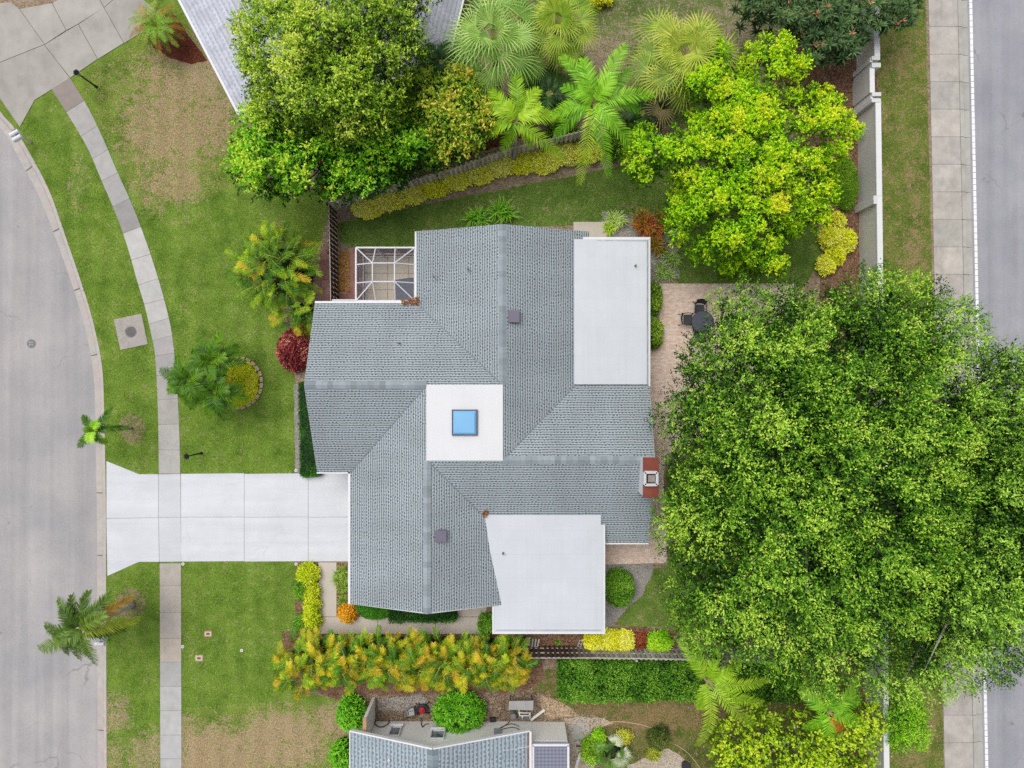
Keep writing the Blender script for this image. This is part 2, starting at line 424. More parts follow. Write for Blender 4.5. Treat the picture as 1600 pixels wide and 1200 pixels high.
def vnoise(x, y, seed=0):
    """smooth value noise"""
    def h(i, j): return np.modf(np.abs(np.sin(i * 127.1 + j * 311.7 + seed * 74.7) * 43758.5453))[0]
    i, j = np.floor(x), np.floor(y); u, v = x - i, y - j; u, v = u * u * (3 - 2 * u), v * v * (3 - 2 * v)
    return (h(i, j) * (1 - u) + h(i + 1, j) * u) * (1 - v) + (h(i, j + 1) * (1 - u) + h(i + 1, j + 1) * u) * v

def limbs(base, targets, r0, fork, col=(.16, .13, .1), seg=6):
    m = MB(); base = Vector(base); top = Vector((base.x + (fork.x - base.x), fork.y, fork.z))
    m.tube(catmull([base, base.lerp(top, .5) + Vector((random.uniform(-.15, .15), random.uniform(-.15, .15), 0)), top], 4), [r0 * (1.25 - .55 * i / 8) for i in range(9)], 10, col)
    for t in targets:
        t = Vector(t); mid = top.lerp(t, .5) + Vector((random.uniform(-.4, .4), random.uniform(-.4, .4), random.uniform(-.2, .5)))
        pth = catmull([top, mid, t], 4); L = len(pth)
        m.tube(pth, [max(.012, r0 * .5 * (1 - i / (L - .6))) for i in range(L)], seg, col)
    return m

LEAF = foliage_mat('leaf', .27, .015)
PALE_LEAF = foliage_mat('pale_leaf', .12, .01)
LEAF_GLOSSY = foliage_mat('glossy_leaf', .26, .016)
BARK = attr_mat('bark', .9, .3, 9)

def tree(name, label, cat, poly, z_edge, z_top, gap, r, ns, nl, sl, ll, lw, stops, base_px, trunk_r=.22, group=None, tone_fn=None,
         under=True, hole=.18, nscale=.02, lump=1.1, wander=.34, twig_col=(.2, .17, .13), dark=None, fork_z=.45, nlimb=26, low=-.25, up=.35, outw=.35, spread=.9, zc=.34, jit=.08, nzt=.3, bough=0, bamp=.8, bstretch=1.35):
    c0 = W(*base_px); t = thing(name, label, cat, c0, group)
    pts = scatter(poly, gap); cx = np.mean([p[0] for p in pts]); cy = np.mean([p[1] for p in pts])
    ed = np.array([edge_dist(poly, p) for p in pts]); dm = np.percentile(ed, 95); d = np.clip(ed / dm, 0, 1)
    X = np.array([p[0] for p in pts]); Y = np.array([p[1] for p in pts])
    nz = vnoise(X * nscale, Y * nscale, len(pts)); nz2 = vnoise(X * nscale * 2.7, Y * nscale * 2.7, 3)
    z = z_edge + (z_top - z_edge) * np.sqrt(1 - (1 - d) ** 2) + (nz - .5) * lump * 2 + (nz2 - .5) * lump
    keep = (nz * .6 + nz2 * .4 > hole)
    dome = np.full(len(X), .5)
    if bough:
        bp = np.array(scatter(poly, bough)); vx, vy = X[:, None] - bp[None, :, 0], Y[:, None] - bp[None, :, 1]
        rd = np.stack([bp[:, 0] - 800, bp[:, 1] - 600], -1); rd = rd / np.maximum(np.linalg.norm(rd, axis=1, keepdims=True), 1e-6)
        ra = (vx * rd[None, :, 0] + vy * rd[None, :, 1]) / bstretch; ta = vx * rd[None, :, 1] - vy * rd[None, :, 0]
        bs = rng.uniform(.8, 1.25, len(bp)); m_ = np.sqrt(ra ** 2 + ta ** 2) / (bough * .62 * bs[None]); who = m_.argmin(1); m_ = m_.min(1) + rng.normal(size=len(X)) * .06
        dome = np.clip(1 - m_ ** 2, -.3, 1); lift = rng.uniform(-.5, .5, len(bp)); z = z + bamp * (dome + lift[who]); keep &= m_ < 1.1
        bt = rng.normal(size=len(bp)) * .09
    X, Y, z, nz, nz2, d, dome = (q[keep] for q in (X, Y, z, nz, nz2, d, dome))
    k = (H - z) / H / S; C = np.stack([(X - 800) * k, (600 - Y) * k, z], -1)
    tone = .45 + (nz - .5) * nzt + (nz2 - .5) * wander * 1.3 + rng.normal(size=len(z)) * .06 + (dome - .45) * .42 + (bt[who[keep]] if bough else 0)  # bough tops lightened and gaps darkened: light and shade painted into leaf tone
    cen = np.array([(cx - 800) / S * .8, (600 - cy) / S * .8, 0]); out = unit((C - cen) * np.array([1, 1, 0])) * outw * (1 - d[:, None] * .6)
    st = stops
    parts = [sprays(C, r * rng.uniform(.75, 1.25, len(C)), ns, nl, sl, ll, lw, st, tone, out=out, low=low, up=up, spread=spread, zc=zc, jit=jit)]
    if tone_fn is not None:
        q, c = parts[0]; parts[0] = (q, tone_fn(q, c))
    if under:
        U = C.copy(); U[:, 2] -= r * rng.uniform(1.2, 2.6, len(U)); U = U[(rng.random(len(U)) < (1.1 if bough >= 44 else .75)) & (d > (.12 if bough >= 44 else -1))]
        dk = dark or [tuple(v * .52 for v in s) for s in stops[:3]]  # lower layer: leaf palette darkened to paint in the shade under the crown
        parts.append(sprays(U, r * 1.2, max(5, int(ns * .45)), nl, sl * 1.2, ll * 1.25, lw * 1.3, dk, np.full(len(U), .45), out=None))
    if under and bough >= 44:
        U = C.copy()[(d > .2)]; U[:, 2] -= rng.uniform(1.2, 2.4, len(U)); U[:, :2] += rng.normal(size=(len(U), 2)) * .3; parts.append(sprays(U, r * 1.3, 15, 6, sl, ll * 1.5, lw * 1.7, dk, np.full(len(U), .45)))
    fork = Vector((c0.x * .6 + C[:, 0].mean() * .4, c0.y * .6 + C[:, 1].mean() * .4, z_top * fork_z))
    sel = C[rng.choice(len(C), min(nlimb, len(C)), replace=False)] - np.array([0, 0, r * .4])
    limbs(c0, sel, trunk_r, fork, twig_col).build('trunk', BARK, t, smooth=True)
    fobj('crown', parts, LEAF, t)
    return t

def frond_quads(hub, tip, arch, nleaf=26, ll=.55, lw=.06, stops=None, tone=.5, hang=.35, vee=.15, rach=(.3, .33, .08), curl=0., grad=0.):
    """a feather frond from the hub to the tip, arched above the straight line between them"""
    hub, tip = np.array(hub, float), np.array(tip, float); L = np.linalg.norm(tip - hub)
    s = np.linspace(0, 1, 13); side0 = unit(np.cross(tip - hub, [0, 0, 1.]))
    path = hub + (tip - hub) * s[:, None] + np.array([0, 0, 1]) * (arch * L * np.sin(PI * s ** .8))[:, None] + side0 * (curl * L * np.sin(PI * s))[:, None]
    Q = []; Cc = []
    rv = np.linspace(.035, .008, 13)
    for i in range(12):
        a, b = path[i], path[i + 1]; w = side0 * rv[i]; w2 = side0 * rv[i + 1]
        Q.append([a - w, a + w, b + w2, b - w2]); Cc.append(rach)
    ls = .1 + .9 * (np.arange(nleaf) + .5) / nleaf
    fl = np.clip(ls * 12, 0, 11.999); i = fl.astype(int); P = path[i] + (path[i + 1] - path[i]) * (fl - i)[:, None]
    Dv = unit(path[i + 1] - path[i]); sd = unit(np.cross(Dv, np.array([0, 0, 1.]))); upv = np.cross(sd, Dv)
    prof = np.clip(np.sin(PI * (.1 + .84 * ls)), .1, 1) ** .55
    fw = .35 + .75 * ls
    for sg in (-1, 1):
        d1 = unit(sd * sg + Dv * fw[:, None] + upv * vee + rng.normal(size=P.shape) * .09)
        d2 = unit(d1 + np.array([0, 0, -1.]) * hang + Dv * .12)
        l = (ll * prof * rng.uniform(.85, 1.1, nleaf))[:, None]; w = Dv * lw / 2
        m = P + d1 * l * .5; e = m + d2 * l * .5
        Q += list(np.stack([P - w * .7, P + w * .7, m + w, m - w], 1)); Q += list(np.stack([m - w, m + w, e + w * .15, e - w * .15], 1))
        tt = tone + grad * (ls - .5) + rng.normal(size=nleaf) * .12
        Cc += list(pal(stops, tt)); Cc += list(pal(stops, tt + .08))
    return np.array(Q), np.array(Cc)

def feather_palm(name, label, cat, base_px, hub_px, z, tips, stops, trunk_r=.13, group=None, ll=.5, lw=.06, nleaf=30, trunk_col=(.33, .31, .28), hang=.35, arch=.16, shaft=None):
    """tips: (px, py, height relative to the hub, tone[, curl[, palette]])"""
    b = W(*base_px); hub = W(*hub_px, z); t = thing(name, label, cat, b, group)
    m = MB(); pth = catmull([b, b.lerp(hub, .5) + Vector((.06, -.05, 0)), hub], 6); n = len(pth)
    m.tube(pth, [trunk_r * (1.35 - .45 * min(1, i / (n * .3)) - .15 * i / n) for i in range(n)], 10, trunk_col)
    m.build('trunk', BARK, t, smooth=True)
    for tp in tips:
        px, py, dz, tone = tp[:4]; e = W(px, py, z + dz)
        q = frond_quads(hub, e, arch + random.uniform(-.03, .05), nleaf, ll, lw, tp[5] if len(tp) > 5 else stops, tone, hang, curl=tp[4] if len(tp) > 4 else random.uniform(-.04, .04))
        fobj('frond', [q], LEAF_GLOSSY, t)
    if shaft: m = MB(); m.tube([hub - Vector((0, 0, .5)), hub + Vector((0, 0, .35))], [trunk_r * 1.1, trunk_r * .5], 8, shaft); m.build('crownshaft', BARK, t, smooth=True)
    return t

def fan_quads(org, d, up, R, n, span, stops, tone, w=.07, droop=.35):
    d = unit(np.array(d, float)); sd = unit(np.cross(d, up)); nn = np.cross(sd, d); Q = []; C = []
    for k in range(n):
        a = (k / (n - 1) - .5) * span; dr = unit(d * math.cos(a) + sd * math.sin(a) + nn * .18 * abs(math.sin(a)))
        L = R * (1 - .28 * abs(a) / (span / 2)) * random.uniform(.9, 1.05); wv = unit(np.cross(dr, nn)) * w
        p = np.array(org); m = p + dr * L * .55; e = m + unit(dr + np.array([0, 0, -1]) * droop * random.uniform(.6, 1.5)) * L * .45
        tt = tone + random.gauss(0, .1)
        Q += [[p - wv * .25, p + wv * .25, m + wv * .55, m - wv * .55], [m - wv * .55, m + wv * .55, e + wv * .1, e - wv * .1]]
        C += list(pal(stops, np.array([tt, tt + .12])))
    return np.array(Q), np.array(C)
def fan_palm(name, label, cat, base_px, hub_px, z, n, reach, R, stops, group=None, seed=1, dead=3, trunk_r=.2, dead_stops=None):
    random.seed(seed); b = W(*base_px); hub = W(*hub_px, z); t = thing(name, label, cat, b, group)
    m = MB(); m.tube(catmull([b, b.lerp(hub, .5), hub], 4), [trunk_r * 1.2] + [trunk_r] * 8, 10, (.24, .2, .16)); m.build('trunk', BARK, t, smooth=True)
    for i in range(n):
        a = i * 2.39996 + random.uniform(-.5, .5); f = (i + .5) / n; el = math.radians(80 - 105 * f ** .75 + random.uniform(-12, 12))
        d = Vector((math.cos(a) * math.cos(el), math.sin(a) * math.cos(el), math.sin(el)))
        pe = hub + d * reach * random.uniform(.55, 1.2) * (.5 + .5 * f) - Vector((0, 0, .25 * f * f * reach))
        dd = Vector((d.x + random.uniform(-.25, .25), d.y + random.uniform(-.25, .25), d.z - .55)).normalized()
        isd = i >= n - dead; st = (dead_stops or [(.3, .22, .1), (.42, .33, .16), (.5, .42, .24)]) if isd else stops
        q = fan_quads(pe, dd, np.array([0, 0, 1.]) if abs(dd.z) < .9 else np.array([1., 0, 0]), R * random.uniform(.75, 1.15), 22, random.uniform(3.4, 4.8), st, .58 - .3 * f + random.gauss(0, .1), .06, .5)
        w = np.array(Vector((-math.sin(a), math.cos(a), 0))) * .022; h0, p0 = np.array(hub), np.array(pe)
        pq = np.array([[h0 - w, h0 + w, p0 + w, p0 - w]])
        fobj('fan_leaf', [q, (pq, np.array([[.62, .56, .16]]))], LEAF_GLOSSY, t)
    return t

def blades(c, n, L, w, stops, tone=.5, el=(20, 80), droop=.5, tone_tip=.15, spin=0.):
    """a rosette of strap leaves growing from c"""
    c = np.array(c, float); Q = []; C = []
    for i in range(n):
        a = spin + i * 2.39996 + random.uniform(-.25, .25); e = math.radians(random.uniform(*el)); d = np.array([math.cos(a) * math.cos(e), math.sin(a) * math.cos(e), math.sin(e)])
        sd = np.array([-math.sin(a), math.cos(a), 0]); l = L * random.uniform(.75, 1.15); p = c.copy(); tt = tone + random.gauss(0, .12)
        ws = [w * .6, w, w * .75, w * .08]
        for k in range(3):
            q = p + d * l / 3; Q.append([p - sd * ws[k] / 2, p + sd * ws[k] / 2, q + sd * ws[k + 1] / 2, q - sd * ws[k + 1] / 2]); C.append(pal(stops, np.array([tt + tone_tip * k])).reshape(3))
            p = q; d = unit(d + np.array([0, 0, -1]) * droop * (k + 1) * .5)
    return np.array(Q), np.array(C)

def shrub(name, label, cat, px, py, rx, ry, h, stops, group=None, ll=.12, lw=.055, dens=1., r=.16, tone=.5, corecol=None, sprig=.14, mat=None, irregular=.12, z0=0., up=.35):
    """a leafy mound; rx, ry are its half-widths read off the photo"""
    zc = h * .55; c = W(px, py, zc); ax, ay = M(rx, zc), M(ry, zc)
    n = int(dens * 26 * (ax * ay + (ax + ay) * h * .5) / (r * r) * .12) + 6
    zz = rng.uniform(-.1, 1, n); a = rng.uniform(0, 2 * PI, n); q = np.sqrt(np.clip(1 - zz * zz, .0, 1)); f = 1 + rng.uniform(-irregular, irregular * .6, n)
    C = np.stack([c.x + ax * .86 * q * np.cos(a) * f, c.y + ay * .86 * q * np.sin(a) * f, z0 + h * .12 + h * .72 * np.clip(zz, 0, 1) * f + .05], -1)
    tn = tone + (vnoise(C[:, 0] * 2.2, C[:, 1] * 2.2, n) - .5) * .5
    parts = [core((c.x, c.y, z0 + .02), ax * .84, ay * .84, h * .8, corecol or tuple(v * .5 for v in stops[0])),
             sprays(C, r, 9, 5, sprig, ll, lw, stops, tn, up=up, low=0., nup=1.5)]
    o = fobj(name, parts, mat or LEAF)
    return tag(o, label, cat, group, 'thing')
def hedge_box(name, label, cat, pts_px, h, stops, group=None, ll=.08, lw=.05, gap=7, r=.13, tone=.5, z=None, holes=None):
    """a clipped hedge: a dense box of leaves over an outline read at its top"""
    P = [W(x, y, h) for x, y in pts_px]; poly = [(p.x, p.y) for p in P]; g = gap / S
    cx = sum(p[0] for p in poly) / len(poly); cy = sum(p[1] for p in poly) / len(poly)
    m = []
    inn = [(cx + (x - cx) * .97, cy + (y - cy) * .93) for x, y in poly]
    pts = scatter(poly, g); C = [(x, y, h - r * .7 + random.uniform(-.06, .06)) for x, y in pts]
    n = len(poly)
    for i in range(n):
        a, b = Vector(poly[i]), Vector(poly[(i + 1) % n]); L = (b - a).length
        for _ in range(int(L * h / (g * g) * 1.1)):
            q = a.lerp(b, random.random()); C.append((q.x, q.y, random.uniform(.05, h - r)))
    C = np.array(C); tn = tone + (vnoise(C[:, 0] * 1.4, C[:, 1] * 1.4, 5) - .5) * .6
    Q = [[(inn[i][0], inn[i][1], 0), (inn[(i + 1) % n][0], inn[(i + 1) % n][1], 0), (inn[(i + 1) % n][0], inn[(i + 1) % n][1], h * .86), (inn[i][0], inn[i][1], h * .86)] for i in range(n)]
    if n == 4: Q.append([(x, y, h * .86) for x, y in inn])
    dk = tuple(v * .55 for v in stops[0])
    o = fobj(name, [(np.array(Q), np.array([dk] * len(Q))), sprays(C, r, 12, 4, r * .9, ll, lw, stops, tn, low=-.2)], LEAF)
    return tag(o, label, cat, group, 'thing')

# ================================================================== SETTING
SOIL = soil_mat('soil', [A(95, 78, 62), A(142, 120, 98), A(170, 150, 128), A(190, 176, 160)])
MULCH = soil_mat('mulch', [A(64, 46, 38), A(108, 80, 64), A(146, 112, 90), A(176, 144, 120)], 9)
RED_MULCH = soil_mat('red_mulch', [A(45, 24, 22), A(92, 48, 38), A(122, 66, 50), A(140, 90, 66)], 9)
GOLD_MULCH = soil_mat('gold_mulch', [A(140, 96, 46), A(196, 146, 82), A(222, 182, 120)], 10)
GRAVEL = soil_mat('gravel', [A(110, 104, 98), A(160, 154, 148), A(192, 188, 182)], 12)
SAND = soil_mat('shell_sand', [A(128, 112, 94), A(176, 158, 138), A(208, 194, 176), A(224, 214, 200)], 11)
DUST = soil_mat('bare_soil', [A(120, 104, 88), A(158, 140, 120), A(180, 164, 146)], 7)
g1, g2, d1, d2 = A(78, 113, 32), A(144, 170, 72), A(134, 112, 76), A(212, 190, 156)
LAWN = lawn_mat('lawn_grass', [(300, 120, 100, 72, .7), (255, 200, 82, 84, .68), (330, 190, 54, 70, .7), (268, 285, 68, 38, .62), (240, 320, 30, 25, .4), (180, 1115, 30, 34, .75),
    (235, 1180, 42, 42, .7), (180, 1180, 22, 30, .5), (340, 1190, 85, 66, .92), (440, 1160, 80, 56, .88), (530, 1130, 50, 36, .8), (290, 1160, 26, 44, .8), (120, 290, 20, 60, .28), (180, 130, 40, 40, .3)],
    .04, g1, g2, d1, d2, .06)
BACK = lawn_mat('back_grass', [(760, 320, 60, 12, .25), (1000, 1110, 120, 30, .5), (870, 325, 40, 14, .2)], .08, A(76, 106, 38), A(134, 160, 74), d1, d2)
VERGE = lawn_mat('verge_grass', [(1428, 390, 18, 60, .3), (1428, 300, 16, 60, .2), (1405, 100, 22, 60, .15), (1450, 1130, 16, 60, .4), (1425, 1180, 22, 40, .3)],
    .3, A(84, 104, 40), A(128, 146, 62), A(140, 118, 80), A(184, 160, 122), 0)
ROUGH = lawn_mat('rough_grass', [(1120, 80, 160, 60, .28), (940, 100, 50, 50, .4)], .32, A(84, 104, 48), A(124, 142, 76), A(124, 100, 76), A(200, 182, 158), 0)
DRYYARD = lawn_mat('dry_yard', [(1000, 1115, 160, 30, .2)], .4, A(80, 96, 40), A(116, 132, 60), A(124, 96, 70), A(186, 156, 122), 0)

# one sheet to the horizon, the streets cut lower than the yards by a kerb's height
m = MB(); m.face([(-900, -900, -.16), (900, -900, -.16), (900, 900, -.16), (-900, 900, -.16)])
g = m.build('ground', DUST); g['kind'] = 'structure'

KR = [(-260, -230), (-120, -20), (-40, 100), (0, 173), (22, 199), (50, 245), (78, 300), (103, 370), (135, 465), (150, 520), (160, 575), (163, 640), (166, 800), (166, 900), (167, 1200), (168, 1420)]
KL = [(-276, -215), (-138, -2), (-58, 118), (-14, 184), (8, 211), (33, 257), (60, 308), (87, 377), (119, 470), (134, 524), (143.5, 578), (147, 640), (149.5, 800), (150, 900), (151, 1200), (152, 1420)]
kr = catmull([W(*p) for p in KR], 5); kl = catmull([W(*p) for p in KL], 5)
EX = lambda y: 1450 + 25 * y / 1190         # west edge of the far pavement at row y
yard = [(p.x * 27 + 800, 600 - p.y * 27) for p in kr] + [(1519, 1420), (1495.5, -230)]
sheet('terrain', yard, -.004, SOIL)

road = [(-700, -400), (-276, -230)] + [(p.x * 27 + 800, 600 - p.y * 27) for p in kl] + [(152, 2400), (-1200, 2400)]
sheet('road', road, -.12, asphalt_mat('asphalt_warm', A(170, 168, 170), A(184, 179, 178)))
sheet('avenue', [(1488, -900), (1560, 2400), (2900, 2400), (2900, -900)], -.12, asphalt_mat('asphalt_cool', A(160, 160, 168), A(172, 172, 178)))
m = MB(); n = len(kr)
KC = A(198, 190, 184); acc = 0; brk = False
for i in range(n - 1):
    a, b, c, d = kl[i], kl[i + 1], kr[i + 1], kr[i]; L = (d - c).length; acc += L
    cc = tuple(v * random.uniform(.96, 1.03) for v in KC)
    q = .28
    a2, b2 = a.lerp(d, .55), b.lerp(c, .55)
    # gutter pan, rolled face and top
    m.face([(a.x, a.y, -.105), (a2.x, a2.y, -.09), (b2.x, b2.y, -.09), (b.x, b.y, -.105)], tuple(v * .97 for v in cc))
    a3, b3 = a.lerp(d, .72), b.lerp(c, .72)
    m.face([(a2.x, a2.y, -.09), (a3.x, a3.y, .012), (b3.x, b3.y, .012), (b2.x, b2.y, -.09)], tuple(v * .9 for v in cc))
    m.face([(a3.x, a3.y, .012), (d.x, d.y, .02), (c.x, c.y, .02), (b3.x, b3.y, .012)], cc)
    m.face([(d.x, d.y, .02), (d.x, d.y, -.12), (c.x, c.y, -.12), (c.x, c.y, .02)], cc)
    m.face([(a.x, a.y, -.105), (b.x, b.y, -.105), (b.x, b.y, -.16), (a.x, a.y, -.16)], cc)
    if acc > 3.6:
        acc = 0; w = (c - d).normalized() * .018
        m.face([(b.x - w.x, b.y - w.y, -.098), (c.x - w.x, c.y - w.y, .026), (c.x + w.x, c.y + w.y, .026), (b.x + w.x, b.y + w.y, -.098)], (.1, .09, .08))
k = m.build('kerb', attr_mat('kerb_concrete', .8, .12, 3, .12)); k['kind'] = 'structure'

# lawns
kerbpx = [(p.x * 27 + 800, 600 - p.y * 27) for p in kr]
lawn_poly = [q for q in kerbpx if -40 < q[1] < 1380] + [(470, 1380), (560, 1160), (560, 1100), (470, 1080), (445, 1000), (462, 985), (462, 738), (462, 600), (440, 480), (500, 380), (515, 330), (520, 300), (420, 290), (380, 190), (270, -20), (190, -20), (120, 60), (20, 40)]
sheet('lawn', lawn_poly, .004, LAWN)
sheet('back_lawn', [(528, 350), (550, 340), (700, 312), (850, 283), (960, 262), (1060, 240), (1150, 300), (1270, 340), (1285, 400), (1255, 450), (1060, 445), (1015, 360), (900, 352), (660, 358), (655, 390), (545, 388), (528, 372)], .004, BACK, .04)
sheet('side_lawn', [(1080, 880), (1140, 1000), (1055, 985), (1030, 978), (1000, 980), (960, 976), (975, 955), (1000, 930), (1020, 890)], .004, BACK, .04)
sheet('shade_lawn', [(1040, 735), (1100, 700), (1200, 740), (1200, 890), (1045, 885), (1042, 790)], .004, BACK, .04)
sheet('verge', [(1368, -120), (1443, -120), (EX(1420), 1420), (1390, 1420)], .004, VERGE)
sheet('rough_yard', [(735, -150), (1350, -150), (1345, 100), (1240, 180), (1000, 200), (900, 180), (800, 120)], .003, ROUGH, .05)
sheet('neighbour_yard', [(840, 1046), (1370, 1046), (1380, 1420), (885, 1420), (885, 1130), (860, 1100), (830, 1080)], .003, DRYYARD, .06)
# beds
sheet('planting_bed', [(500, 312), (600, 280), (720, 248), (830, 210), (830, 150), (640, 150), (500, 250)], .007, RED_MULCH, .05)
sheet('flower_bed', [(528, 325), (600, 290), (720, 258), (830, 225), (945, 205), (955, 255), (850, 281), (700, 309), (560, 338), (530, 350)], .008, SOIL, .05)
sheet('wall_bed', [(1235, 60), (1370, 60), (1385, 1420), (1345, 1420), (1300, 700), (1280, 470), (1282, 420), (1286, 350), (1240, 200), (1210, 130)], .008, MULCH, .06)
sheet('side_bed', [(775, 990), (945, 990), (985, 978), (1060, 985), (1060, 1020), (1220, 1026), (1220, 1034), (1000, 1030), (800, 1024)], .008, MULCH, .05)
sheet('corner_bed', [(943, 882), (1020, 880), (1020, 892), (1003, 930), (975, 955), (955, 978), (943, 990)], .008, GRAVEL, .05)
sheet('house_bed', [(940, 330), (1062, 345), (1062, 435), (1030, 443), (1030, 545), (1010, 548), (1010, 375), (940, 372)], .008, GRAVEL, .05)
sheet('front_bed', [(462, 879), (498, 879), (498, 990), (462, 1000)], .008, MULCH, .04)
sheet('entry_bed', [(526, 879), (552, 879), (552, 963), (526, 963)], .009, MULCH, .02)
sheet('shingle_strip', [(459, 600), (468, 600), (470, 738), (461, 738)], .009, GRAVEL, .03)
sheet('hedge_bed', [(440, 985), (845, 985), (850, 1060), (800, 1098), (560, 1100), (450, 1070)], .009, MULCH, .06)
sheet('service_yard', [(560, 1085), (850, 1080), (860, 1110), (940, 1120), (945, 1420), (830, 1420), (830, 1130), (560, 1130)], .011, soil_mat('dark_soil', [A(66, 52, 44), A(112, 92, 78), A(150, 130, 110), A(190, 172, 150)], 8), .06)
sheet('gravel_patch', [(590, 1092), (660, 1085), (672, 1100), (640, 1112), (592, 1110)], .014, GRAVEL, .06)
sheet('shell_patch', [(882, 1122), (925, 1118), (960, 1130), (920, 1145), (930, 1200), (900, 1420), (884, 1420)], .014, SAND, .08)
sheet('shell_path', [(980, 1195), (1020, 1180), (1045, 1168), (1075, 1190), (1090, 1300), (980, 1300)], .013, SAND, .08)
sheet('chip_patch', [(845, 1085), (880, 1098), (905, 1118), (860, 1124), (845, 1110)], .015, soil_mat('chip_mulch', [A(120, 92, 66), A(176, 146, 114), A(206, 180, 148), A(222, 204, 178)], 9), .06)
sheet('dry_ring', [(206 + 21 * math.cos(a), 669 + 23 * math.sin(a)) for a in np.linspace(0, 2 * PI, 24)[:-1]], .008, lawn_mat('ring_grass', [], .62, A(96, 108, 54), A(120, 134, 70), A(140, 122, 92), A(180, 162, 128)), .02)
sheet('dry_ring', [(203 + 25 * math.cos(a), 943 + 24 * math.sin(a)) for a in np.linspace(0, 2 * PI, 24)[:-1]], .008, bpy.data.materials['ring_grass'], .02)
sheet('palm_bed', [(368 + 42 * math.cos(a), 597 + 42 * math.sin(a)) for a in np.linspace(0, 2 * PI, 30)[:-1]], .008, MULCH, .01)
sheet('sago_bed', [(225, 40), (270, 20), (325, 95), (300, 100), (268, 92), (240, 75)], .008, RED_MULCH, .05)

# pavements: each slab keeps its own tone
def strip_slabs(name, la, lb, joints, z0, z1, cols, mat, gap=.02):
    """slabs between two edge polylines; joints are fractions of the polyline, cols per slab"""
    def at(line, f):
        x = f * (len(line) - 1); i = min(int(x), len(line) - 2); return line[i].lerp(line[i + 1], x - i)
    m = MB(); under = []
    for i in range(len(joints) - 1):
        f0, f1 = joints[i], joints[i + 1]; L = (at(la, f1) - at(la, f0)).length; e = gap / 2 / max(L, .1) * (f1 - f0)
        k = 3; A0 = [at(la, f0 + e + (f1 - f0 - 2 * e) * j / k) for j in range(k + 1)]; B0 = [at(lb, f0 + e + (f1 - f0 - 2 * e) * j / k) for j in range(k + 1)]
        m.prism([(p.x, p.y) for p in A0 + B0[::-1]], z0, z1, cols(i))
    m.prism([(p.x, p.y) for p in [la[0].lerp(lb[0], .06)] + [p.lerp(q, .03) for p, q in zip(la[1:-1], lb[1:-1])] + [la[-1].lerp(lb[-1], .06)] + [q.lerp(p, .03) for p, q in list(zip(la, lb))[::-1]]], z0, z1 - .012, (.3, .285, .27))
    o = m.build(name, mat); o['kind'] = 'structure'; return o
SLAB = attr_mat('slab_concrete', .85, .12, 2.2, .22)
OLD = attr_mat('old_slab_concrete', .85, .22, 1.2, .45)
sl = catmull([W(*p) for p in [(80, 138), (112, 188), (139, 235), (158, 280), (181, 333), (200, 387), (215, 440), (227, 480), (236, 520), (242, 550), (245, 590), (247, 640), (248, 690), (248.5, 740)]], 5)
sr = catmull([W(*p) for p in [(110, 122), (139, 170), (163, 220), (183, 267), (207, 320), (229, 378), (246, 430), (258, 472), (267, 510), (272, 545), (276, 588), (279, 638), (281, 690), (282, 740)]], 5)
tones = [A(158, 148, 140), A(186, 182, 178), A(184, 182, 180), A(188, 186, 182), A(180, 178, 176), A(164, 162, 160), A(206, 204, 200), A(204, 202, 198), A(200, 199, 196), A(202, 200, 196), A(190, 188, 184), A(184, 180, 178), A(176, 174, 174), A(180, 176, 172), A(184, 180, 174), A(196, 192, 186)]
strip_slabs('pavement', sl, sr, [i / 17 for i in range(18)], -.1, .03, lambda i: tones[min(i, 15)], SLAB, .025)
yj = [880, 915, 957, 997, 1034, 1072, 1110, 1148, 1185, 1224, 1264, 1304, 1344, 1384]
la = [W(250 + (y - 880) / 320., y) for y in yj]; lb = [W(283 + (y - 880) / 320., y) for y in yj]
t2 = [A(190, 182, 172), A(196, 186, 176), A(198, 188, 178), A(200, 188, 174), A(184, 183, 181), A(192, 191, 189), A(197, 197, 195), A(194, 193, 192), A(192, 190, 188)]
strip_slabs('pavement', la, lb, [i / 13 for i in range(14)], -.1, .03, lambda i: t2[min(i, 8)], SLAB, .025)
ys = list(range(-130, 1420, 43))
la = [W(EX(y) + .5, y) for y in ys]; lb = [W(EX(y) + 45.5, y) for y in ys]
strip_slabs('pavement', la, lb, [i / (len(ys) - 1) for i in range(len(ys))], -.1, .03, lambda i: A(*[(198, 192, 183), (190, 186, 178), (206, 199, 190), (196, 189, 182), (201, 195, 187)][i % 5]), OLD, .03)
m = MB()
for i in range(len(ys) - 1):
    a0, a1 = W(EX(ys[i]) + 46.3, ys[i] + .4), W(EX(ys[i + 1]) + 46.3, ys[i + 1] - .4); b0, b1 = W(EX(ys[i]) + 52, ys[i] + .4), W(EX(ys[i + 1]) + 52, ys[i + 1] - .4)
    c0, c1 = W(EX(ys[i]) + 63, ys[i] + .4), W(EX(ys[i + 1]) + 63, ys[i + 1] - .4)
    q = random.uniform(.95, 1.04); cc = tuple(v * q for v in A(192, 190, 182))
    m.prism([(a0.x, a0.y), (a1.x, a1.y), (b1.x, b1.y), (b0.x, b0.y)], -.15, .025, cc)
    m.prism([(b0.x, b0.y), (b1.x, b1.y), (c1.x, c1.y), (c0.x, c0.y)], -.16, -.1, tuple(v * .98 for v in cc))
k = m.build('kerb', attr_mat('far_kerb_concrete', .85, .16, 1.4, .3)); k['kind'] = 'structure'
m = MB(); y = -130.
while y < 1400:
    y2 = y + 8.6; a, b = W(EX(y) + 66.5, y), W(EX(y2) + 66.5, y2)
    m.prism([(a.x, a.y), (a.x + .17, a.y), (b.x + .17, b.y), (b.x, b.y)], -.13, -.108, (.82, .82, .83)); y += 9.5
k = m.build('road_marking', attr_mat('road_paint', .6, .08, 4)); k['kind'] = 'structure'

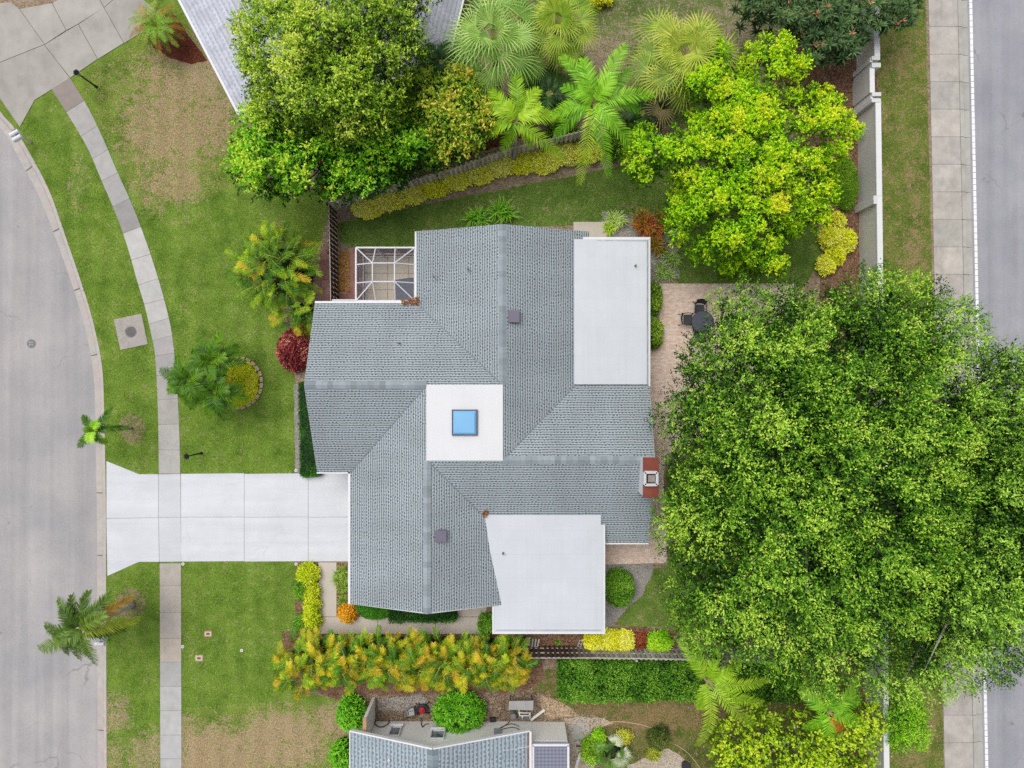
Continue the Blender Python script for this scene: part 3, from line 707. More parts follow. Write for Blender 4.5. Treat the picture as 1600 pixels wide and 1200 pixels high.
# our driveway
DRIVE = attr_mat('pale_driveway_concrete', .7, .07, .7, .05, .07)
m = MB(); dc = A(227, 229, 235)
def slab(pts, col, z0=-.1, z1=.034, g=.42):
    cx = sum(p[0] for p in pts) / len(pts); cy = sum(p[1] for p in pts) / len(pts)
    P = [W(x + (g if x < cx else -g) * .9, y + (g if y < cy else -g) * .9) for x, y in pts]
    m.prism([(p.x, p.y) for p in P], z0, z1, col)
sh = lambda k: tuple(v * k for v in dc)
slab([(166.5, 720), (218, 740.5), (248, 740.5), (248, 808.5), (166.5, 810)], sh(.98)); slab([(166.5, 810), (248, 808.5), (249.5, 878), (218, 878), (168, 900)], sh(.97))
slab([(248, 740.5), (282.5, 740), (283, 808), (248, 808.5)], sh(.9)); slab([(248, 808.5), (283, 808), (284, 877.5), (249.5, 878)], sh(.91))
for x0, x1, k in ((283, 382, 1.), (382, 482, .99), (482, 560, 1.)):
    slab([(x0, 740), (x1, 739), (x1, 807.5), (x0, 808)], sh(k)); slab([(x0, 808), (x1, 807.5), (x1, 877), (x0, 877.5)], sh(k * .99))
P = [W(*q) for q in ((167.5, 726), (218, 742), (550, 741), (550, 876), (218, 876.5), (169, 895))]; m.prism([(p.x, p.y) for p in P], -.1, .022, (.34, .34, .34))
o = m.build('driveway', DRIVE); o['kind'] = 'structure'
# neighbour's driveway at the corner
m = MB(); nc = A(186, 181, 174)
NB = attr_mat('old_driveway_concrete', .85, .16, .8, .35)
for pts, k in (([(110, 122), (82, 140), (55, 157), (31, 199), (-30, 110), (70, 70)], .93), ([(110, 122), (153, 93), (123, 38), (70, 70)], .97), ([(153, 93), (194, 68), (163, 12), (123, 38)], 1.),
               ([(194, 68), (222, 52), (250, 20), (200, -20), (163, 12)], .94), ([(70, 70), (31, 14), (82, 5), (104, 48)], 1.02), ([(104, 48), (123, 38), (163, 12), (140, -30), (82, 5)], 1.02),
               ([(-30, 110), (-90, 10), (18, 4), (31, 14), (70, 70)], .99), ([(163, 12), (200, -20), (270, -60), (140, -60), (140, -30)], .97)):
    slab(pts, tuple(v * k for v in nc), -.1, .036, .5)
o = m.build('driveway', NB); o['kind'] = 'structure'

# paved areas
PAVER = paver_mat('tan_pavers', [A(224, 192, 172), A(242, 216, 198), A(250, 234, 220)], .2, .1, .006, (.5, .4, .34), .1)
sheet('patio', [(1030, 443), (1240, 443), (1260, 700), (1100, 690), (1056, 700), (1040, 720), (1037, 745), (1037, 775), (1040, 800), (1042, 880), (1020, 880), (943, 882), (930, 850), (930, 820), (1005, 820), (1005, 545), (1030, 545)], .012, PAVER)
WALK = simple('walk_concrete', A(212, 202, 190), .85, .07, 1.2)
def slabs(name, polys, z, mat):
    m = MB()
    for p in polys:
        m.prism([(W(*q).x, W(*q).y) for q in p], -.05, z, (.8, .8, .8))
    o = m.build(name, mat); o['kind'] = 'structure'; return o
slabs('front_walk', [[(498, 878.6), (526, 878.6), (526, 963), (498, 963)], [(498, 964), (590, 964), (590, 990), (498, 990)], [(591, 964), (680, 964), (680, 990), (591, 990)], [(681, 964), (760, 964), (760, 990), (681, 990)], [(700, 920), (760, 920), (760, 963), (700, 963)]], .032, WALK)
slabs('side_step', [[(896, 347), (948, 347), (948, 376), (896, 376)]], .05, WALK)
RED = paver_mat('red_pavers', [A(142, 96, 90), A(172, 126, 118), A(186, 146, 138)], .4, .4, .012)
sheet('red_path', [(500, 386), (520, 386), (520, 480), (500, 480)], .012, RED)
sheet('red_path', [(546, 387), (560, 387), (560, 480), (528, 480), (528, 455), (546, 455)], .012, RED)
sheet('chip_bed', [(529, 394), (546, 392), (546, 455), (529, 456)], .014, GOLD_MULCH, .03)

# ================================================================== HOUSE
SH = shingle_mat('blue_grey_shingles', A(179, 189, 194), A(96, 105, 111), tooth=.28)
WHITE = simple('white_trim', A(238, 238, 242), .45, .05)
STUCCO = simple('stucco', A(226, 220, 208), .85, .06)
FLATR = concrete_flat('flat_roof_membrane', A(219, 223, 229), .06, (0, 1.02))
FLATW = concrete_flat('white_roof_membrane', A(233, 233, 236), .04)
ZE, ZR = 2.7, 4.3
house = thing('house', 'large blue grey shingled house with white flat roofs and a blue skylight', 'house', (-1, -2, 0))
def slope(mb, pts, eave):
    """a roof plane; uv in metres along and up the slope"""
    a, b = Vector(eave[0]), Vector(eave[1]); u = (b - a).normalized(); P = [Vector(p) for p in pts]
    nrm = (P[1] - P[0]).cross(P[2] - P[0]).normalized()
    if nrm.z < 0: P.reverse(); nrm = -nrm
    v = nrm.cross(u); 
    if v.z < 0: v = -v
    mb.face(P, uv=[((p - a).dot(u), (p - a).dot(v)) for p in P])
nx, by, cx, dy = -.49, -.05, -4.39, -3.93      # ridge lines: north, west, south, east wings
NWe, WNe, WSe, SWe, SEe, ESe, ENe, NEe = -5.14, 4.35, -4.76, -8.70, -.08, -8.56, .70, 4.16
yN, yS, xW, xE = 8.22, -11.86, -10.62, 7.36
R = MB(); z0, z1 = ZE, ZR
NW, NEc, SWc, SEc = (cx, by, z1), (nx, by, z1), (cx, dy, z1), (nx, dy, z1)
slope(R, [(NWe, yN, z0), (nx, yN + .03, z1), NEc, (NWe, WNe, z0)], ((NWe, WNe, z0), (NWe, yN, z0)))
slope(R, [(NEe, yN, z0), (nx, yN + .03, z1), NEc, SEc, (NEe, ENe, z0)], ((NEe, ENe, z0), (NEe, yN, z0)))
slope(R, [(xW, WNe, z0), (xW - .1, by, z1), NW, NEc, (NWe, WNe, z0)], ((xW, WNe, z0), (NWe, WNe, z0)))
slope(R, [(xW + .12, WSe, z0), (xW - .1, by, z1), NW, (SWe, WSe, z0)], ((xW, WSe, z0), (SWe, WSe, z0)))
slope(R, [(SWe, yS, z0), (cx, yS + .05, z1), SWc, NW, (SWe, WSe, z0)], ((SWe, WSe, z0), (SWe, yS, z0)))
slope(R, [(SEe, yS, z0), (cx, yS + .05, z1), SWc, (SEe, ESe, z0)], ((SEe, ESe, z0), (SEe, yS, z0)))
slope(R, [(xE, ESe, z0), (xE - .02, dy, z1), SEc, SWc, (SEe, ESe, z0)], ((SEe, ESe, z0), (xE, ESe, z0)))
slope(R, [(xE, ENe, z0), (xE - .02, dy, z1), SEc, (NEe, ENe, z0)], ((NEe, ENe, z0), (xE, ENe, z0)))
roof = R.build('roof', SH, house)
md = roof.modifiers.new('thickness', 'SOLIDIFY'); md.thickness = .06; md.offset = -1
# ridge caps, tone by tone
CAP = attr_mat('ridge_cap_shingle', .9, .1, 8)
def ridge(p, q, parent, w=.2, drop=.09, col=(.29, .335, .36), lift=.03):
    p, q = Vector(p), Vector(q); d = q - p; L = d.length; d.normalize(); sd = d.cross(Vector((0, 0, 1))).normalized(); m = MB(); s = 0
    while s < L - .02:
        e = min(L, s + .3); q = random.uniform(.76, 1.08); c = tuple(v * q for v in col)
        a, b = p + d * s + Vector((0, 0, lift + .012)), p + d * e + Vector((0, 0, lift))
        dn = Vector((0, 0, -drop))
        m.face([a - sd * w + dn, b - sd * w + dn, b, a], c); m.face([a, b, b + sd * w + dn, a + sd * w + dn], c)
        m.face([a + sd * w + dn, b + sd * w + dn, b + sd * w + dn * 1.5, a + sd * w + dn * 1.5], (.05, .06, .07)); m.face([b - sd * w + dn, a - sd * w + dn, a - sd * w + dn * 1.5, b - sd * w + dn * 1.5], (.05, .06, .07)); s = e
    return m.build('ridge_cap', CAP, parent)
ridge((nx, yN, z1), (nx, by, z1), house); ridge((xW - .1, by, z1), (cx, by, z1), house); ridge((cx, yS, z1), (cx, dy, z1), house); ridge((xE - .05, dy, z1), (nx, dy, z1), house)
# valley flashing lines
m = MB()
for p, q in (((NWe, WNe, z0), NEc), ((SWe, WSe, z0), NW), ((SEe, ESe, z0), SWc), ((NEe, ENe, z0), SEc)):
    m.bar(Vector(p) + Vector((0, 0, .02)), Vector(q) + Vector((0, 0, .02)), .035, .012, (.17, .21, .24))
m.build('valley_flashing', attr_mat('flashing', .6, .1), house)
# fascia, gutters
def fascia(p, q, w=.07, h=.17, off=-.06, name='fascia'):
    m = MB(); m.bar(Vector(p) + Vector((0, 0, off)), Vector(q) + Vector((0, 0, off)), w, h); return m.build(name, WHITE, house)
fascia((NWe - .05, yN, z0), (NWe - .05, WNe + .02, z0), .1); fascia((xW, WNe + .06, z0), (NWe - .02, WNe + .06, z0), .12, name='gutter')
fascia((SWe - .07, yS, z0), (SWe - .07, WSe, z0), .13, name='gutter'); fascia((xW + .1, WSe - .03, z0), (SWe - .02, WSe - .03, z0), .07)
fascia((4.85, ESe - .04, z0), (xE, ESe - .04, z0), .08)
for a, b in (((NWe, yN, z0), (nx, yN, z1)), ((nx, yN, z1), (NEe, yN, z0)), ((xW, WNe, z0), (xW - .1, by, z1)), ((xW - .1, by, z1), (xW + .12, WSe, z0)), ((SWe, yS, z0), (cx, yS, z1)), ((cx, yS, z1), (SEe, yS, z0)), ((xE, ESe, z0), (xE, dy, z1)), ((xE, dy, z1), (xE, ENe, z0))):
    fascia(a, b, .05, .16, -.15, 'rake_board')
# walls under the eaves, with gables
m = MB()
for x0, x1, y0, y1 in ((NWe + .5, NEe - .5, by - .3, yN - .55), (xW + .75, cx + .5, WSe + .5, WNe - .5), (SWe + .45, SEe - .5, yS + .55, by - .3), (nx - 2, xE - .45, ESe + .5, ENe - .5)):
    m.prism([(x0, y0), (x1, y0), (x1, y1), (x0, y1)], 0, z0 - .06)
for a, b, c in (((NWe + .5, yN - .55), (NEe - .5, yN - .55), (nx, yN - .55)), ((SWe + .45, yS + .55), (SEe - .5, yS + .55), (cx, yS + .55))):
    m.prism([(a[0], a[1] - .05), (b[0], b[1] - .05), (b[0], b[1] + .05), (a[0], a[1] + .05)], z0 - .06, z0 + .02)
    m.face([(a[0], a[1], z0), (b[0], b[1], z0), (c[0], c[1], z1 - .12)])
for x, ya, yb, yc in ((xW + .75, WNe - .5, WSe + .5, by), (xE - .45, ENe - .5, ESe + .5, dy)):
    m.face([(x, ya, z0), (x, yb, z0), (x, yc, z1 - .12)])
m.prism([(3.4, .3), (7.0, .3), (7.0, 7.6), (3.4, 7.6)], 0, 2.86); m.prism([(-.6, -13.1), (4.6, -13.1), (4.6, -8), (-.6, -8)], 0, 2.6)
m.build('wall', STUCCO, house)
# centre flat roof with its curb, and the skylight on it
m = MB(); m.prism([(cx - .02, by + .02), (nx + .02, by + .02), (nx + .02, dy - .02), (cx - .02, dy - .02)], z1 - .1, z1 + .035); m.build('flat_roof', FLATW, house)
sky = MB(); a, b = W(706, 640, 4.45), W(746, 680.5, 4.45)
sx0, sx1, sy1, sy0 = a.x, b.x, a.y, b.y; fw = .052
for x0, x1, y0, y1 in ((sx0, sx1, sy1 - fw, sy1), (sx0, sx1, sy0, sy0 + fw), (sx0, sx0 + fw, sy0 + fw, sy1 - fw), (sx1 - fw, sx1, sy0 + fw, sy1 - fw)): sky.prism([(x0, y0), (x1, y0), (x1, y1), (x0, y1)], z1 + .03, z1 + .17)
sk = sky.build('skylight', simple('bronze_frame', A(92, 82, 100), .5, .08), house)
sg = NT('blue_acrylic', .12, .6); sg.base(sg.mix(sg.range(sg.noise(sg.pos(), .6, 2), .3, .7), A(118, 186, 234), A(134, 196, 238)))
m = MB(); xi0, xi1, yi0, yi1 = sx0 + fw, sx1 - fw, sy0 + fw, sy1 - fw; q = .1
o1 = [(xi0, yi0, z1 + .14), (xi1, yi0, z1 + .14), (xi1, yi1, z1 + .14), (xi0, yi1, z1 + .14)]; o2 = [(xi0 + q, yi0 + q, z1 + .22), (xi1 - q, yi0 + q, z1 + .22), (xi1 - q, yi1 - q, z1 + .22), (xi0 + q, yi1 - q, z1 + .22)]
m.face(o2)
for i in range(4): m.face([o1[i], o1[(i + 1) % 4], o2[(i + 1) % 4], o2[i]])
m.build('dome', sg.m, sk)
# patio roof at the north-east, low-slope roof at the south-east
m = MB(); x0, x1, y1, y0 = W(897, 0, 3.05).x, W(1013.5, 0, 3.05).x, W(0, 374, 3.05).y, W(0, 600.5, 3.05).y
m.prism([(x0, y0), (x1, y0), (x1, y1), (x0, y1)], 2.9, [3.1, 3.05, 3.05, 3.1] if True else 3.05)
fr = m.build('flat_roof', FLATR, house)
m = MB(); g = W(911, 369.5, 3.0)
m.prism([(g.x, y1 + .005), (x1 + .1, y1 + .005), (x1 + .1, y1 + .13), (g.x, y1 + .13)], 2.84, 3.02); m.prism([(x1 + .012, y0 - .1), (x1 + .1, y0 - .1), (x1 + .1, y1 - .003), (x1 + .012, y1 - .003)], 2.82, 3.0)
m.build('gutter', WHITE, fr)
m = MB(); m.prism([(x1 - .1, y0 + .02), (x1 - .03, y0 + .02), (x1 - .03, y1 - .03), (x1 - .1, y1 - .03)], 3.02, 3.062, (.3, .31, .36)); m.prism([(x0 + .5, y1 - .09), (x1 - .13, y1 - .09), (x1 - .13, y1 - .04), (x0 + .5, y1 - .04)], 3.02, 3.085, (.42, .43, .48)); m.build('drip_edge', attr_mat('drip_metal', .5, .3, 3), fr)
zs = lambda y: 3.26 + (y + 6.87) * .0766
pt = []
for px, py in ((757, 802), (939, 802), (939, 820), (942.5, 820), (942.5, 987.5), (772, 987.5), (772, 946), (778, 946)):
    z = 3.0
    for _ in range(4): z = zs(W(px, py, z).y)
    pt.append(W(px, py, z))
m = MB(); m.prism([(p.x, p.y) for p in pt], [p.z - .14 for p in pt], [p.z + .0 for p in pt])
fr2 = m.build('flat_roof', concrete_flat('flat_roof_membrane_south', A(219, 223, 229), .06, (1, 1.3)), house)
m = MB(); m.bar(pt[3] + Vector((.055, 0, -.08)), pt[4] + Vector((.055, -.05, -.08)), .1, .16); m.bar(pt[4] + Vector((.1, -.055, -.08)), pt[5] + Vector((0, -.055, -.08)), .1, .16); m.bar(pt[5] + Vector((-.052, -.1, -.08)), pt[6] + Vector((-.052, 0, -.08)), .09, .16)
m.build('gutter', WHITE, fr2)
m = MB(); m.bar(pt[4] + Vector((-.12, .1, .004)), pt[5] + Vector((.08, .1, .004)), .05, .03, (.36, .37, .42)); m.build('drip_edge', attr_mat('drip_metal_south', .5, .3, 3), fr2)
# chimney
ch = MB(); c0, c1 = W(1006, 716, 5.2), W(1028, 776, 5.2)
ch.prism([(c0.x, c1.y), (c1.x, c1.y), (c1.x, c0.y), (c0.x, c0.y)], 2.8, 5.14); chim = ch.build('chimney', WHITE, house)
m = MB(); m.prism([(c0.x - .04, c1.y - .04), (c1.x + .04, c1.y - .04), (c1.x + .04, c0.y + .04), (c0.x - .04, c0.y + .04)], 5.142, 5.2); m.build('cap', simple('rust_red_metal', A(142, 72, 58), .6, .2, 2.5), chim)
f0, f1 = W(1007.5, 738, 5.4), W(1026.5, 757.5, 5.4); m = MB()
for i in range(4):
    q = [(f0.x, f1.y), (f1.x, f1.y), (f1.x, f0.y), (f0.x, f0.y)]; a, b = Vector(q[i]), Vector(q[(i + 1) % 4]); d = (b - a).normalized() * .0
    m.bar((a.x, a.y, 5.33), (b.x, b.y, 5.33), .13, .25, (.56, .58, .62))
m.build('flue', attr_mat('flue_metal', .4, .1), chim)
m = MB(); m.prism([(f0.x + .16, f1.y + .14), (f1.x - .1, f1.y + .14), (f1.x - .1, f0.y - .14), (f0.x + .16, f0.y - .14)], 5.3, 5.43, (.12, .11, .12), (.27, .25, .23)); m.build('flue_lid', attr_mat('lid_metal', .5, .15), chim)
# box vents and pipe vents on the slopes
VENT = simple('vent_metal', A(116, 110, 128), .5, .08)
zN = lambda x: z1 - abs(x - nx) / 4.65 * 1.6
for px, py, fz in ((803, 494.5, lambda p: zN(p.x)), (689, 838, lambda p: z1 - abs(p.x - cx) / 4.31 * 1.6)):
    p = W(px, py, 4.3); z = fz(p); p = W(px, py, z + .2); m = MB(); m.box((p.x, p.y, z + .06), (.56, .58, .3)); m.box((p.x, p.y, z + .225), (.6, .62, .03)); m.build('roof_vent', VENT, house, bevel=.02)
for px, py, z in ((677, 432, 3.4), (623, 536, 3.5), (993, 415, 3.06), (786, 865, 3.15), (731, 420, 3.9)):
    p = W(px, py, z + .1); m = MB(); m.tube([p - Vector((0, 0, .2)), p + Vector((0, 0, .12))], .05, 10, (.12, .12, .15)); m.build('pipe_vent', attr_mat('pipe_%d' % px, .6), house)
# garage door toward the driveway
m = MB()
for k in range(4): m.prism([(SWe + .39, -10.6), (SWe + .44, -10.6), (SWe + .44, -5.6), (SWe + .39, -5.6)], .05 + k * .55, .57 + k * .55)
m.build('garage_door', WHITE, house)

# dead leaves caught on the roof
def litter(name, label, pts, n, z, stops, L=.09, group=None, poly=None, kind='stuff', zfn=None):
    P = []
    while len(P) < n:
        if poly: 
            xs = [p[0] for p in poly]; ys = [p[1] for p in poly]; q = (random.uniform(min(xs), max(xs)), random.uniform(min(ys), max(ys)))
            if not inside(poly, q): continue
        w = W(*q, z); P.append((w.x, w.y, z + random.uniform(0, .03) + (zfn(w) if zfn else 0)))
    P = np.array(P); D = unit(rng.normal(size=(n, 3)) * np.array([1, 1, .25]))
    o = fobj(name, [(leaf_quads(P, D, L, L * .45, up=1.6), pal(stops, rng.uniform(0, 1, n)))], LEAF)
    return tag(o, label, 'leaves', group, kind)
BR = [A(92, 54, 34), A(160, 96, 56), A(190, 134, 84), A(214, 168, 110)]
litter('leaf_litter', 'brown dead leaves caught in the gutter corner above the screen enclosure', None, 170, 2.76, BR, .12, poly=[(628, 470), (656, 464), (657, 476), (630, 476)])
litter('leaf_litter', 'little heap of dead leaves at the top corner of the south flat roof', None, 60, 3.34, BR, .12, poly=[(755, 798), (763, 797), (762, 807), (757, 808)])

# ------------------------------------------------------------------ screen enclosure
en = thing('screen_enclosure', 'white framed screen enclosure with hipped cage roof beside the house', 'screen room', (-6.8, 5.9, 0))
x0, x1, y0, y1 = -8.42, NWe - .1, WNe + .14, 7.36; zt = 2.66
FR = simple('white_aluminium', A(236, 234, 242), .4, .03)
ix0, ix1 = W(582, 0, 3.3).x, W(616.5, 0, 3.3).x; iy1, iy0 = W(0, 411, 3.3).y, W(0, 440, 3.3).y; zi = 3.3
B = lambda p, q, w=.055, h=.07: (lambda m: (m.bar(p, q, w, h), m.build('beam', FR, en)))(MB())
B((x0, y1, zt), (x1, y1, zt), .085); B((x0, y0, zt), (x0, y1, zt), .085); B((x1, y0, zt), (x1, y1, zt), .09); B((x0, y0, zt), (x1, y0, zt), .08)
for p, q in (((ix0, iy0), (ix1, iy0)), ((ix0, iy1), (ix1, iy1)), ((ix0, iy0), (ix0, iy1)), ((ix1, iy0), (ix1, iy1))): B((*p, zi), (*q, zi))
for p, q in (((x0, y0), (ix0, iy0)), ((x0, y1), (ix0, iy1)), ((x1, y0), (ix1, iy0)), ((x1, y1), (ix1, iy1))): B((*p, zt), (*q, zi))
t1, t2 = x0 + (x1 - x0) * .335, x0 + (x1 - x0) * .665; u1, u2 = y0 + (y1 - y0) * .335, y0 + (y1 - y0) * .68
for a, b in ((t1, ix0), (t2, ix1)): B((a, y1, zt), (b, iy1, zi)); B((a, y0, zt), (b, iy0, zi))
for a, b in ((u1, iy0), (u2, iy1)): B((x0, a, zt), (ix0, b, zi)); B((x1, a, zt), (ix1, b, zi))
for x, y in ((x0, y1), (t1, y1), (t2, y1), (x1, y1), (x0, u1), (x0, u2), (x0, y0 + .05)):
    m = MB(); m.bar((x, y, .03), (x, y, zt - .05), .06, .06); m.build('post', FR, en)
for z in (.12, .85):
    m = MB(); m.bar((x0, y0 + .1, z), (x0, y1, z), .05, .07); m.bar((x0 + .03, y1, z), (x1, y1, z), .05, .07); m.build('rail', FR, en)
def screen_mat(name, a, col):
    t = NT(name, .9, .1); tr = t.n('ShaderNodeBsdfTransparent'); mx = t.n('ShaderNodeMixShader')
    t.put(mx.inputs[0], t.range(t.noise(t.pos(), 3, 3), .3, .7, a - .05, a + .05)); t.t.links.new(tr.outputs[0], mx.inputs[1]); t.t.links.new(t.b.outputs[0], mx.inputs[2]); t.t.links.new(mx.outputs[0], t.out.inputs[0])
    t.base(col); return t.m
SCR = screen_mat('insect_screen', .62, A(96, 94, 110)); SCR2 = screen_mat('insect_screen_roof', .07, A(150, 148, 158))
m = MB(); m.face([(x0, y0, .1), (x0, y1, .1), (x0, y1, zt), (x0, y0, zt)]); m.face([(x0, y1, .1), (x1, y1, .1), (x1, y1, zt), (x0, y1, zt)]); m.build('side_screen', SCR, en)
m = MB(); z = .045; zi2, zt2 = zi + .045, zt + .045
m.face([(ix0, iy0, zi2), (ix1, iy0, zi2), (ix1, iy1, zi2), (ix0, iy1, zi2)])
o = [(x0, y0, zt2), (x1, y0, zt2), (x1, y1, zt2), (x0, y1, zt2)]; q = [(ix0, iy0, zi2), (ix1, iy0, zi2), (ix1, iy1, zi2), (ix0, iy1, zi2)]
for i in range(4): m.face([o[i], o[(i + 1) % 4], q[(i + 1) % 4], q[i]])
m.build('roof_screen', SCR2, en)
m = MB()
for i in range(3):
    for j in range(3):
        w, h = (x1 + .5 - x0) / 3, (y1 - y0) / 3
        m.prism([(x0 + i * w + .01, y0 + j * h + .01), (x0 + (i + 1) * w - .01, y0 + j * h + .01), (x0 + (i + 1) * w - .01, y0 + (j + 1) * h - .01), (x0 + i * w + .01, y0 + (j + 1) * h - .01)], -.05, .06, A(232, 220, 202))
m.build('floor_slab', attr_mat('lanai_tile', .8, .04, 1.5, 0), en)
a, b = W(616, 434, .07), W(655, 478, .07); m = MB(); m.prism([(a.x, b.y), (b.x, b.y), (b.x, a.y), (a.x + .9, a.y), (a.x, a.y - .12)], .064, .078)
tag(m.build('rug', simple('grey_rug', A(128, 132, 144), .95, .06)), 'plain grey outdoor rug on the floor inside the screen enclosure', 'rug', kind='thing')
# little white frame gate beside the cage
m = MB(); a, b, z = W(520, 469, 1.9), W(556, 469, 1.9), 1.9
gt = thing('side_gate', 'narrow white framed gate between the brown fence and the screen enclosure', 'gate', (a.x, a.y, 0))
for p, q in (((a.x, a.y, z), (b.x, b.y, z)), ((a.x, a.y, .05), (b.x, b.y, .05)), ((a.x, a.y, .05), (a.x, a.y, z)), ((b.x, b.y, .05), (b.x, b.y, z))): m.bar(p, q, .08, .08)
m.build('gate_frame', FR, gt); m = MB(); m.face([(a.x + .05, a.y, .1), (b.x - .05, b.y, .1), (b.x - .05, b.y, z - .05), (a.x + .05, a.y, z - .05)]); m.build('gate_screen', SCR, gt)

# ================================================================== FENCES AND WALL
WOOD_D = attr_mat('dark_wet_wood', .8, .25, 7); WOOD_G = attr_mat('weathered_wood', .85, .22, 7)
def fence(label, pts, h, fcol, mat, inner, group=None, step=.27, rail_col=(.5, .47, .43)):
    """board-on-board fence: pickets on both faces of three rails"""
    P = [W(*p, h) for p in pts]; t = thing('wooden_fence', label, 'fence', (P[0].x, P[0].y, 0), group)
    for a, b in zip(P, P[1:]):
        a2, b2 = Vector((a.x, a.y, 0)), Vector((b.x, b.y, 0)); L = (b2 - a2).length; d = (b2 - a2) / L; nrm = Vector((-d.y, d.x, 0)) * inner; ang = math.atan2(d.y, d.x)
        for z in (.3, .98, h - .12):
            m = MB(); m.bar(a2 + Vector((0, 0, z)), b2 + Vector((0, 0, z)), .05, .09, rail_col); m.build('rail', mat, t)
        nb = max(1, round(L / 2.4)); s = 0; per = L / nb
        for i in range(nb):
            m = MB(); k = 0
            while True:
                u = i * per + .13 + k * step
                if u > (i + 1) * per - .05: break
                c = a2 + d * u; q = random.uniform(.75, 1.2); cc = tuple(v * q for v in (fcol(u / L, c.x) if fcol.__code__.co_argcount == 2 else fcol(u / L)))
                m.box((c.x + nrm.x * .042, c.y + nrm.y * .042, h / 2 + random.uniform(-.015, .015)), (.14, .02, h - .06), ang, cc)
                c2 = c + d * step / 2; m.box((c2.x - nrm.x * .042, c2.y - nrm.y * .042, h / 2 + random.uniform(-.015, .015)), (.14, .02, h - .06), ang, cc); k += 1
            m.build('picket_panel', mat, t)
        for i in range(nb + 1):
            c = a2 + d * (per * i); m = MB(); m.box((c.x - nrm.x * .1, c.y - nrm.y * .1, h / 2), (.1, .1, h), ang, tuple(v * .9 for v in (fcol(i / nb, c.x) if fcol.__code__.co_argcount == 2 else fcol(i / nb)))); m.build('post', mat, t)
    return t
grey = A(214, 206, 194); brown = A(84, 64, 52)
mixc = lambda a, b, f: tuple(x + (y - x) * max(0, min(1, f)) for x, y in zip(a, b))
fence('grey weathered board fence behind the yellow groundcover row at the back lawn', [(512, 316), (700, 266), (800, 231), (935, 198)], 1.75, lambda u: grey, WOOD_G, -1, rail_col=(.55, .47, .34))
fence('short dark brown board fence running from the corner to the white side gate', [(513, 318), (516, 470)], 1.75, lambda u: brown, WOOD_D, 1, rail_col=(.45, .42, .38))
fence('long board fence between the areca palms and the clipped green hedge, brown turning grey', [(770, 1029), (930, 1029), (1060, 1031), (1225, 1037)], 1.8, lambda u, x=0.: mixc(A(96, 76, 64), A(206, 200, 188), (x - 3.2) / 2.2), WOOD_D, 1)

# privacy wall along the avenue
WALLM = simple('grey_stucco', A(222, 220, 216), .9, .06, 1.4); COPE = simple('white_coping', A(240, 240, 242), .6, .04)
pw = thing('privacy_wall', 'tall grey stucco wall with white coping along the avenue verge', 'wall', (20, 0, 0))
WX = lambda y: 1366 + 5.5 * y / 430
def wall_seg(y0, y1, dx, top, hz=2.0, w=7.5):
    p = [W(WX(y0) + dx, y0, hz), W(WX(y1) + dx, y1, hz)]; q = [W(WX(y0) + dx + w, y0, hz), W(WX(y1) + dx + w, y1, hz)]
    P = [(p[0].x, p[0].y), (q[0].x, q[0].y), (q[1].x, q[1].y), (p[1].x, p[1].y)]
    m = MB(); m.prism(P, 0, hz - .07); m.build('wall_panel', WALLM, pw)
    m = MB(); m.prism([(P[0][0] - .02, P[0][1]), (P[1][0] + .02, P[1][1]), (P[2][0] + .02, P[2][1]), (P[3][0] - .02, P[3][1])], hz - .07, hz); m.build('coping', COPE, pw)
wall_seg(-120, 88, 0, 1); wall_seg(106, 144.5, -8, 1, 1.95, 6.5); wall_seg(155, 306, .5, 1)
wall_seg(306.3, 560, .5, 1); wall_seg(560.3, 860, .5, 1); wall_seg(860.3, 1400, .5, 1)
for y, dx, w, h in ((90.5, -5, 13, 6), (101.5, -5, 14, 7), (147, -5, 14, 6), (156.5, -6, 14, 6), (312, -5, 6, 13)):
    a, b = W(WX(y) + dx, y - h / 2, 2.03), W(WX(y) + dx + w, y + h / 2, 2.03); m = MB(); m.prism([(a.x, b.y), (b.x, b.y), (b.x, a.y), (a.x, a.y)], 0, 2.03); m.build('pillar', simple('pillar_paint_%d' % y, A(226, 226, 226), .7, .04), pw)
for y in (93, 152):
    a, b = W(WX(y) - 7.5, y - 3, 1.93), W(WX(y) - 3.5, y + 4, 1.93); m = MB(); m.prism([(a.x, b.y), (b.x, b.y), (b.x, a.y), (a.x, a.y)], 0, 1.93); m.build('return_wall', COPE, pw)

# ================================================================== NEIGHBOUR HOUSES
nh = thing('neighbour_house', 'grey shingled gable house with pale walls by the service yard with the mower', 'house', (-4, -22, 0))
SH2 = shingle_mat('grey_shingles', A(180, 192, 200), A(104, 118, 130), .22, .24, .3, .8)
ex0, ex1, rx, gy = W(547.5, 0, 2.7).x, W(827, 0, 2.7).x, W(676, 0, 4.4).x, W(0, 1143, 2.7).y; zr2 = 4.4; ys2 = -32.
m = MB()
slope(m, [(ex0, gy, 2.7), (rx, gy - .05, zr2), (rx, ys2, zr2), (ex0, ys2, 2.7)], ((ex0, ys2, 2.7), (ex0, gy, 2.7)))
slope(m, [(ex1, gy, 2.7), (rx, gy - .05, zr2), (rx, ys2, zr2), (ex1, ys2, 2.7)], ((ex1, ys2, 2.7), (ex1, gy, 2.7)))
r2 = m.build('roof', SH2, nh); md = r2.modifiers.new('thickness', 'SOLIDIFY'); md.thickness = .05; md.offset = -1
ridge((rx, gy - .05, zr2), (rx, ys2, zr2), nh, .28, .1, (.22, .27, .3))
for a, b in (((ex0, gy + .04, 2.7), (rx, gy - .01, zr2)), ((rx, gy - .01, zr2), (ex1, gy + .04, 2.7))):
    m = MB(); m.bar(Vector(a) + Vector((0, 0, -.05)), Vector(b) + Vector((0, 0, -.05)), .08, .2); m.build('rake_board', WHITE, nh)
